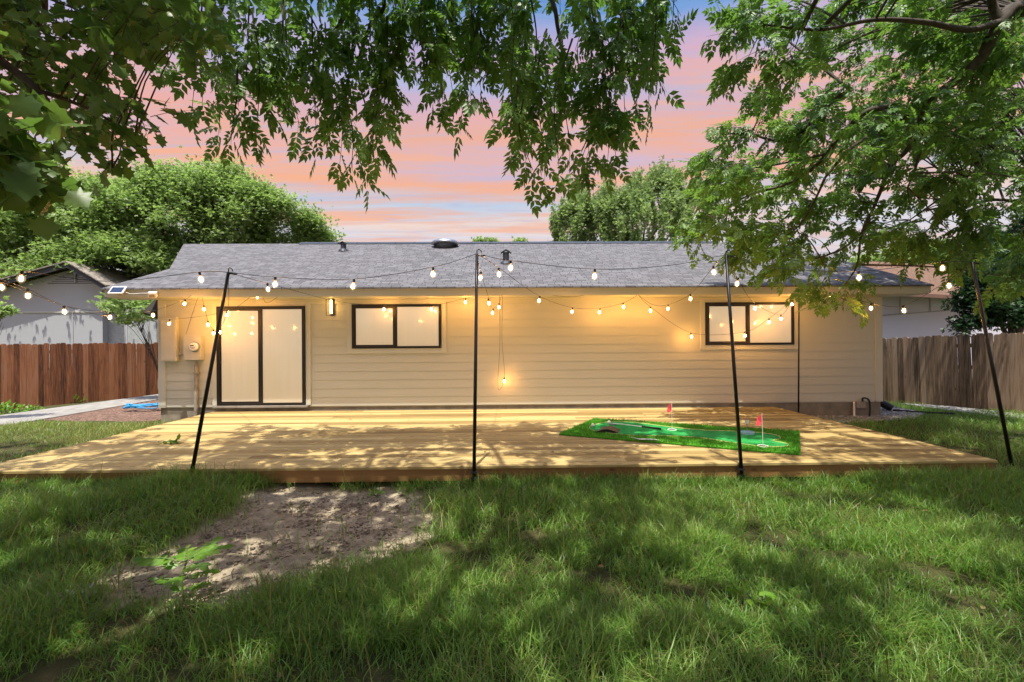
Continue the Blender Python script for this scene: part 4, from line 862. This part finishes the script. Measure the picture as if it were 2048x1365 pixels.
# --- trees beyond the houses
def far_tree(name, label, base, blobs, mt, nclump, nleaf, crad, scl=1.0, tones=.5, flat=.5, upright=0, R0=.22):
    """blobs: (centre, radii) ellipsoids of one crown"""
    t = thing(name, label, 'tree', base); mb = MB(); base = Vector(base); vol = np.array([b[1][0]*b[1][1]*b[1][2] for b in blobs]); share = vol**.75/np.sum(vol**.75); CC = []
    for (c, r), s_ in zip(blobs, share):
        k = max(6, int(nclump*s_)); d = rnd_dir(k, .25); rr = RNG.uniform(.35, 1.0, (k, 1))**.45; CC.append(np.array(c)+d*rr*np.array(r))
    CC = np.concatenate(CC); top = np.mean(CC, 0)
    tp = spline([base, base.lerp(Vector(top), .35)+Vector((.1, 0, 0)), base.lerp(Vector(top), .75)], 5); 
    mb.tube(tp, list(np.linspace(R0, R0*.45, len(tp))), 8)
    lps = [tuple(p) for p in tp[5:]]
    for c in CC[:: max(1, len(CC)//16)]:
        a = tp[random.randint(4, len(tp)-1)]; e = a.lerp(Vector(c), .8); s2 = spline([a, a.lerp(e, .5)+Vector((0, 0, .15)), e], 5); mb.tube(s2, [.41*R0*(1-.8*i/(len(s2)-1)) for i in range(len(s2))], 5, cap=False); lps += [tuple(p) for p in s2]
    attach(mb, CC, np.array(lps), min(.04, R0*.2), .05)
    per = nleaf//len(CC); off = norm(RNG.normal(size=(len(CC)*per, 3)))*(RNG.random((len(CC)*per, 1))**.5)*crad*RNG.uniform(.6, 1.3, (len(CC)*per, 1))*np.where(RNG.random((len(CC)*per, 1)) < .1, 1.6, 1); off[:, 2] *= flat
    if upright: off[:, 2] = off[:, 2]/flat*1.6; off[:, :2] *= .55
    P = np.repeat(CC, per, 0)+off
    D = norm(off+RNG.normal(0, .5*crad, off.shape)+np.array([0, 0, upright*.5*crad])); Nn = RNG.normal(0, .55, P.shape)+np.array([0, 0, .9])
    tn = np.clip(tones+.55*(np.repeat(RNG.random(len(CC)), per)-.5)+RNG.normal(0, .15, len(P)), 0, 1)
    c, f, tn = scatter(SPR[0], SPR[1], P, D, Nn, RNG.uniform(.7, 1.3, len(P))*scl, tn)
    mb.build('trunk', M['bark'], t, smooth=True); link('crown', npmesh('crown', c, f, tn, origin(t)), mt, t); return t
def blob(u, v, Y, ru, rv, ry=None):
    p = at(u, v, Y); return (tuple(p), (ru/F*Y, (ry or ru*.6)/F*Y, rv/F*Y))
g = at(440, 690, 22); 
far_tree('elm_tree', 'wide bright green elm crown behind the roof and neighbour gable at left', (g.x, 22, -.4), [blob(330, 462, 22, 190, 100), blob(470, 424, 22, 90, 68), blob(170, 470, 22, 170, 70), blob(70, 520, 22, 120, 60), blob(560, 450, 23, 60, 50), blob(300, 388, 21, 80, 40), blob(250, 540, 21, 150, 60), blob(600, 470, 24, 40, 30), blob(420, 520, 23, 120, 50), blob(420, 377, 22, 90, 34), blob(510, 397, 22, 50, 40), blob(90, 450, 21, 110, 70), blob(455, 352, 22, 26, 16), blob(390, 350, 22, 24, 18), blob(548, 402, 22, 24, 20), blob(612, 440, 23, 20, 18), blob(642, 474, 24, 18, 14), blob(320, 354, 21, 30, 18), blob(200, 415, 22, 100, 50), blob(40, 540, 20, 80, 36)], M['elm'], 500, 125000, .78, .85, .5, .6)
g = at(60, 690, 26)
far_tree('elm_tree', 'taller loose tree behind the left elm near the frame edge', (g.x, 27, -.4), [blob(60, 370, 27, 70, 70), blob(20, 440, 27, 90, 60), blob(110, 400, 27, 60, 50)], M['elm_far'], 70, 9000, .8, 1.3)
g = at(1270, 690, 27)
far_tree('pecan_tree', 'feathery upright tree rising behind the right half of the roof', (g.x, 27, -.4), [blob(1270, 450, 27, 130, 60), blob(1150, 450, 27, 55, 55), blob(1330, 400, 27, 45, 50), blob(1220, 410, 27, 70, 38), blob(1390, 430, 27, 50, 50), blob(1140, 420, 27, 24, 28), blob(1322, 368, 27, 20, 32), blob(1280, 385, 27, 18, 24), blob(1400, 400, 27, 18, 24)], M['elm_far'], 190, 46000, .5, .9, .5, .8, 1)
p = at(1330, 400, 27)
for (u, ru, lab) in ((962, 9, 'tiny round treetop peeking over the ridge by the mushroom vent'), (985, 14, 'small treetop over the ridge just left of the middle pole top'), (1040, 9, 'tiny treetop over the ridge right of the black vent pipe')):
    g = at(u, 600, 45); far_tree('distant_tree', lab, (g.x, 45, -.5), [blob(u, 490, 45, ru, 12)], M['elm_far'], 12, 500, .5, 1.6)
g = at(1830, 690, 20)
far_tree('elm_tree', 'pale green tree behind the brown roof at right', (g.x+1, 24, -.4), [blob(1850, 515, 24, 90, 26), blob(1960, 520, 24, 80, 40), blob(1760, 520, 25, 50, 14)], M['elm'], 80, 9000, .6, 1.1)
g = at(2000, 690, 12.6)
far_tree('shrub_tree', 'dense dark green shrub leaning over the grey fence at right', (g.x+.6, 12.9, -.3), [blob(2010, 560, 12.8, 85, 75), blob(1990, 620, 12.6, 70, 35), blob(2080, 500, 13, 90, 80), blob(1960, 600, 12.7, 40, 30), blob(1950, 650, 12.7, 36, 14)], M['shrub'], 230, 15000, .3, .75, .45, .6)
g = at(352, 690, 15)
far_tree('young_tree', 'low pale leafed tree between the left eave and the red fence', (g.x, 14.6, -.3), [blob(262, 612, 14, 48, 24), blob(230, 606, 14, 26, 14), blob(300, 625, 14, 20, 18), blob(255, 640, 14, 16, 8)], M['elm'], 60, 1100, .3, .75, .65, .5, 0, .022)
g = at(-20, 690, 10.5)
far_tree('shrub_tree', 'small leafy branch of a bush at the far left frame edge', (g.x-.3, 10.5, -.2), [blob(-8, 626, 10.5, 26, 20), blob(-30, 640, 10.5, 30, 24)], M['elm'], 20, 380, .18, .7, .5, .5, 0, .03)
# ------------------------------------------------------------------ grass
def blades(x, y, h, w_, bend, tone_, zb=None):
    n_ = len(x); z0 = gz(x, y)-.01 if zb is None else zb; ph = RNG.uniform(0, 2*math.pi, n_); dx, dy = np.cos(ph), np.sin(ph)
    tw = ph+math.pi/2+RNG.normal(0, .5, n_); sx_, sy_ = np.cos(tw), np.sin(tw); lv = []
    for t, wf in ((0, .8), (.35, 1), (.7, .7), (1, 0)):
        r = h*bend*t*t*.9; zz_ = z0+h*(t-.38*bend*t*t); cxx, cyy = x+dx*r, y+dy*r
        if wf > 0:
            lv.append(np.c_[cxx-sx_*w_*wf/2, cyy-sy_*w_*wf/2, zz_]); lv.append(np.c_[cxx+sx_*w_*wf/2, cyy+sy_*w_*wf/2, zz_])
        else: lv.append(np.c_[cxx, cyy, zz_])
    co = np.stack(lv, 1).reshape(-1, 3); k = (np.arange(n_)*7)[:, None]
    q = np.concatenate([k+np.array([[0, 1, 3]]), k+np.array([[0, 3, 2]]), k+np.array([[2, 3, 5]]), k+np.array([[2, 5, 4]]), k+np.array([[4, 5, 6]])], 0)
    return co, q, np.repeat(tone_, 7)
HOUSE_BED = [tuple(atz(u, v, -.05))[:2] for u, v in ((20, 836), (330, 790), (345, 832), (300, 852), (180, 848))]
PATH = [tuple(atz(u, v, -.1))[:2] for u, v in ((-150, 854), (110, 817), (330, 788), (330, 801), (180, 828), (20, 856), (-100, 884))]
GRAV = [tuple(atz(u, v, 0))[:2] for u, v in ((1585, 832), (1580, 808), (1778, 810), (1845, 826), (1820, 838), (1690, 849))]
def grassy(x, y, thin=True):
    k = ~((x > DX0-.02) & (x < DX1+.02) & (y > DY0+.03))
    k &= ~((y > WY-.02) & (x > HX0-.15) & (x < HX1+.1))
    for pgl in (HOUSE_BED, PATH, GRAV): k &= ~inpoly(x, y, pgl)
    return k
def field(n_, xr, yr):
    x = RNG.uniform(*xr, n_); y = RNG.uniform(*yr, n_); k = grassy(x, y); x, y = x[k], y[k]
    u, v, w = proj(np.c_[x, y, np.zeros(len(x))]); k = (u > -260) & (u < 2310) & (v < 1560); return x[k], y[k]
parts = []; dry = []
def sow(n_, xr, yr, hm, wd, dryf=.15, thr=.32, sc=1.4, bendm=.75):
    x, y = field(n_, xr, yr); p2 = np.c_[x, y]
    dirt = dirtmask(x+RNG.normal(0, .1, len(x)), y+RNG.normal(0, .06, len(x))); nz = vnoise(p2, sc); nz2 = vnoise(p2+50, 4.5)
    k = (~dirt | (RNG.random(len(x)) < .012)) & (nz*.6+nz2*.4+RNG.uniform(-.15, .15, len(x)) > thr)
    u, v, w = proj(np.c_[x, y, np.zeros(len(x))])
    bare = np.zeros(len(x), bool)   # thin spots in the lawn
    for a, b, ru, rv in ((200, 1300, 190, 45), (430, 1270, 90, 30), (1980, 1320, 130, 50), (1400, 1135, 60, 22), (1900, 1250, 110, 26)): bare |= ((u-a)/ru)**2+((v-b)/rv)**2 < 1
    k &= ~bare | (RNG.random(len(x)) < .92)
    x, y = x[k], y[k]; nz = nz[k]; u = u[k]; v = v[k]
    h = hm*(.45+.9*nz)*RNG.uniform(.55, 1.25, len(x)); tn = np.clip(.12+.5*nz+RNG.normal(0, .24, len(x)), 0, 1); dr = RNG.random(len(x)) < dryf
    for lst, kk in ((parts, ~dr), (dry, dr)):
        lst.append(blades(x[kk], y[kk], h[kk]*(1 if lst is parts else 1.05), RNG.uniform(.7, 1.3, kk.sum())*wd, np.clip(RNG.normal(bendm, .3, kk.sum()), .1, 1.35), tn[kk]))
sow(24000, (-3.5, 3.8), (1.5, 2.6), .18, .005); sow(76000, (-5.2, 5.4), (2.4, 3.6), .18, .0056); sow(95000, (-7.2, 8.0), (3.5, DY0+.03), .19, .0062)
sow(2600, (-6, 7), (1.8, DY0), .30, .0055, .5, .5, 2.3, .6)
sow(9000, (DX0-.6, DX1+.3), (DY0-.22, DY0+.02), .25, .005, .15, .3)                # tufts against the deck
sow(52000, (-15, DX0), (4.6, 11.8), .13, .006, .62, .3)                             # drier lawn left of the deck
sow(42000, (DX1, 13), (4.6, 12.6), .17, .006, .14, .3)
c, f, tn = merge(parts); tag(link('lawn_grass', npmesh('lawn_grass', c, f, tn), M['grass']), 'long green unmown grass in front of the deck', 'grass', kind='stuff'); print('grass tris', len(f))
c, f, tn = merge(dry); tag(link('dry_grass', npmesh('dry_grass', c, f, tn), M['grass_dry']), 'dry straw coloured grass blades among the lawn', 'grass', kind='stuff')
# pebbles and clods on the bare soil and gravel bed
ico_v = np.array([[0, 0, 1], [.9, 0, .2], [.25, .85, .25], [-.75, .5, .2], [-.7, -.55, .25], [.3, -.85, .2], [0, 0, -.5]]); ico_f = np.array([[0, 1, 2], [0, 2, 3], [0, 3, 4], [0, 4, 5], [0, 5, 1], [6, 2, 1], [6, 3, 2], [6, 4, 3], [6, 5, 4], [6, 1, 5]])
def pebbles(name, label, poly, n_, smin, smax, mt, z0=None):
    xs = [p[0] for p in poly]; ys = [p[1] for p in poly]; x = RNG.uniform(min(xs), max(xs), n_); y = RNG.uniform(min(ys), max(ys), n_); k = inpoly(x, y, poly); x, y = x[k], y[k]
    s_ = smin+(smax-smin)*RNG.random(len(x))**5; z = (gz(x, y)-.035 if z0 is None else np.full(len(x), z0))
    c, f, tn = scatter(ico_v*np.array([1, .8, .55]), ico_f, np.c_[x, y, z], np.c_[RNG.normal(size=(len(x), 2)), RNG.normal(0, .2, len(x))], np.c_[RNG.normal(0, .3, (len(x), 2)), np.ones(len(x))], s_, RNG.random(len(x)))
    tag(link(name, npmesh(name, c, f, tn), mt), label, 'gravel', kind='stuff')
m, nt, out = mat('pebble'); princ(nt, out, nt.ramp(tone(nt), [(0, (.13, .1, .07)), (.6, (.26, .205, .145)), (1, (.42, .36, .27))]), .9); M['pebble'] = m
m, nt, out = mat('grey_pebble'); princ(nt, out, nt.ramp(tone(nt), [(0, (.12, .11, .1)), (.6, (.34, .32, .3)), (1, (.6, .57, .52))]), .9); M['gpebble'] = m
pebbles('soil_clods', 'small clods and stones on the bare dirt patch', [tuple(p)[:2] for p in DIRT], 14000, .003, .026, M['pebble'])
pebbles('gravel_stones', 'pale gravel stones beside the right wall foot', GRAV, 3500, .012, .04, M['gpebble'], .012)
# ------------------------------------------------------------------ small things
p = atz(142, 1189, 0)
mb = MB(); top = [(-.13, -.05), (-.07, -.085), (.05, -.08), (.12, -.03), (.105, .055), (.0, .09), (-.09, .06)]; random.shuffle
mb.add([p+Vector((x*1.12, y*1.12, -.03)) for x, y in top]+[p+Vector((x, y, .035+.012*math.sin(i*2.1))) for i, (x, y) in enumerate(top)], [tuple(range(6, -1, -1)), tuple(range(7, 14))]+[(i, (i+1) % 7, 7+(i+1) % 7, 7+i) for i in range(7)])
tag(mb.build('flat_stone', M['stone'], bevel=.008), 'flat pale stone slab at the left end of the dirt patch', 'stone')
p = atz(368, 1205, 0)
sp = thing('sapling', 'young sapling with bright green compound leaves on the dirt patch', 'plant', p)
st = MB(); tip = p+Vector((.01, .02, .265)); st.tube(spline([p, p+Vector((-.01, 0, .15)), tip], 4), [.006]*8+[.003], 6)
SL_, SD, SN, SS, ST = [], [], [], [], []
# leafy fronds: (height, direction, length, leaflet length)
for hz_, dv, L, ll in ((.33, (.95, .15, .28), .26, .085), (.33, (-.95, .05, .05), .30, .085), (.32, (.35, .6, .25), .2, .075), (.3, (-.3, .55, .1), .22, .075), (.2, (.9, -.1, .2), .22, .06), (.16, (-.85, -.2, .25), .17, .05), (.22, (.1, -.8, .1), .15, .055), (.1, (.7, .3, .1), .12, .045), (.08, (-.6, .4, .1), .12, .045), (.28, (.75, -.45, .22), .24, .075), (.27, (-.8, .4, .12), .22, .07)):
    d = Vector(dv).normalized(); hz_ *= .78; L *= .85; a = p+Vector((0, 0, hz_)); e = a+d*L; st.tube([a, a.lerp(e, .5)+Vector((0, 0, .012)), e], [.003, .0025, .0015], 4, cap=False)
    sd = d.cross(Vector((0, 0, 1))).normalized(); nl = 5
    for k in range(nl):
        q = a+d*(L*(.3+.7*k/(nl-1)))
        for sg in ((1, -1) if k < nl-1 else (0,)):
            SL_.append(q); SD.append(d*.75+sd*sg*.9+Vector((0, 0, -.12))); SN.append(Vector((random.gauss(0, .25), random.gauss(0, .25)-.8, 1))); SS.append(1.05*ll*random.uniform(.85, 1.15)); ST.append(random.uniform(.25, .85))
ov = np.array([[0, 0, 0], [.25, .2, .02], [.6, .22, .02], [1, 0, -.04], [.6, -.22, .02], [.25, -.2, .02]]); of = np.array([[0, 5, 1], [1, 5, 4], [1, 4, 2], [2, 4, 3]])
toA = lambda l: np.array([tuple(x) for x in l])
c, f, tn = scatter(ov, of, toA(SL_), toA(SD), toA(SN), np.array(SS), np.array(ST)); link('leaves', npmesh('leaves', c, f, tn, origin(sp)), M['sapling'], sp); st.build('stem', simple('green_stem', (.1, .16, .04), .6), sp)
def weed(name, label, u, v, z, r, n_, ll, mt, cat='plant', h=.18):
    p = atz(u, v, z); p.z = gzp(p.x, p.y); t = thing(name, label, cat, p); q = rnd_dir(n_, .6)*r*RNG.uniform(.3, 1, (n_, 1)); q[:, 2] = np.abs(q[:, 2])*h/r; P = q+np.array(p)
    c, f, tn = scatter(ov, of, P, norm(q+RNG.normal(0, r*.3, q.shape)), RNG.normal(0, .4, q.shape)+np.array([0, -.3, 1]), ll*RNG.uniform(.7, 1.3, n_), RNG.uniform(.2, .9, n_)); link('leaves', npmesh('leaves', c, f, tn, origin(t)), mt, t)
    mb = MB()
    for i in range(0, n_, 5): mb.tube([p, Vector(P[i])], .003, 3, cap=False)
    mb.build('stems', M['bark'], t)
weed('weed', 'small bright weed against the foot of the red fence', 155, 806, -.2, .22, 90, .09, M['sapling'], h=.25)
weed('weed', 'leafy weed at the left frame edge under the red fence', 14, 830, -.2, .4, 150, .1, M['sapling'], h=.3)
weed('weed', 'low weed clump between the red fence and the concrete path', 62, 824, -.2, .3, 90, .09, M['sapling'], h=.16)
weed('weed', 'tiny weed sprouting by the conduit at the wall foot', 388, 818, .1, .12, 36, .045, M['grass_dry'], h=.16)
weed('weed', 'round leafed weed in the lawn right of the view centre', 1512, 1210, 0, .1, 14, .09, M['sapling'], h=.14)
weed('weed', 'dark weed at the foot of the grey fence', 1890, 800, -.12, .16, 60, .08, M['shrub'], h=.3)
weed('weed', 'green weed on the dirt right under the deck front', 752, 992, 0, .07, 16, .06, M['sapling'], h=.07)
p = atz(285, 820, -.06); hp = []
for i in range(46):
    a = i*.9; hp.append(p+Vector((.42*math.cos(a)*(.6+.5*random.random())+.12*math.sin(i*.31), .2*math.sin(a)*(.6+.5*random.random()), .05+.07*random.random()+.04*math.sin(i*.7)**2)))
tag(MB().tube(spline(hp, 4), .017, 6).build('garden_hose', M['blue'], smooth=True), 'heap of blue hose on the mulch at the left house corner', 'hose')
a, b = at(312, 720, WY+.3), at(318, 790, WY+.3)
tag(MB().tube(spline([Vector((HX0-.02, WY+.2, 1.3)), Vector((HX0-.09, WY+.15, 1.1)), Vector((HX0-.13, WY+.15, .7)), Vector((HX0-.06, WY+.2, .35))], 5), .01, 6).build('wall_cable', M['white']), 'thin white cable looping down the left house corner', 'cable')
# sprig and fallen leaves on the deck
p = atz(346, 888, ZD); P = np.c_[RNG.normal(p.x, .07, 26), RNG.normal(p.y, .045, 26), ZD+.012+.04*RNG.random(26)]
c, f, tn = scatter(ov, of, P, np.c_[RNG.normal(size=(26, 2)), RNG.normal(0, .3, 26)], RNG.normal(0, .5, (26, 3))+np.array([0, 0, 1]), RNG.uniform(.05, .1, 26), RNG.uniform(.0, .7, 26)); tag(link('leaf_sprig', npmesh('leaf_sprig', c, f, tn), M['ash']), 'broken leafy sprig lying on the left of the deck', 'sprig')
n_ = 900; x = RNG.uniform(-5, 6, n_); y = RNG.uniform(2.0, DY0-.1, n_); k = (RNG.random(n_) < .35) | dirtmask(x, y); k &= RNG.random(n_) < .6; x, y = x[k], y[k]; n_ = len(x)
c, f, tn = scatter(ov-np.array([.5, 0, 0]), of, np.c_[x, y, gz(x, y)+np.where(dirtmask(x, y), -.02, .05)], np.c_[RNG.normal(size=(n_, 2)), RNG.normal(0, .25, n_)], np.c_[RNG.normal(0, .5, (n_, 2)), np.ones(n_)], RNG.uniform(.02, .065, n_), RNG.random(n_)); tag(link('leaf_litter', npmesh('leaf_litter', c, f, tn), M['deadleaf']), 'dry brown leaf litter scattered over the soil and lawn', 'leaf litter', kind='stuff')
tw_ = MB()
for _ in range(70):
    u = random.uniform(200, 850); v = random.uniform(985, 1190); q = atz(u, v, 0)
    if dirtmask(np.array([q.x]), np.array([q.y]))[0]:
        q.z = gzp(q.x, q.y)-.02; a = random.random()*6.3; L = random.uniform(.04, .16); d = Vector((math.cos(a), math.sin(a), 0))*L; tw_.tube([q, q+d*.5+Vector((random.uniform(-.01, .01), random.uniform(-.01, .01), .012)), q+d+Vector((0, 0, .004))], .0025, 4)
tag(tw_.build('twig_litter', M['bark']), 'thin dry twigs lying on the bare dirt patch', 'twigs', kind='stuff')
LV = [(318, 872), (560, 885), (640, 868), (805, 862), (760, 905), (905, 852), (1020, 872), (1060, 850), (1105, 905), (1220, 905), (1290, 832), (1270, 836), (1440, 835), (1625, 850), (1680, 870), (1725, 862), (1730, 888), (1780, 885), (1815, 890), (1650, 905), (1575, 840), (1090, 930), (1350, 925), (700, 840), (480, 862), (1850, 905), (1700, 850), (970, 905)]
for i, (u, v) in enumerate(LV):
    p = atz(u, v, ZD); a = random.random()*6.3; R = np.array([[math.cos(a), -math.sin(a), 0], [math.sin(a), math.cos(a), 0], [0, 0, 1]])
    vv = (ov-np.array([.5, 0, 0]))*random.uniform(.05, .09); vv[:, 2] = np.abs(vv[:, 1])*.6+.006; vv = vv @ R.T+np.array([p.x, p.y, ZD+.002])
    tag(link('fallen_leaf', npmesh('fallen_leaf', vv, of, np.full(6, random.random())), M['deadleaf']), 'small curled leaf fallen on the deck boards', 'leaf', 'leaves fallen on the deck')
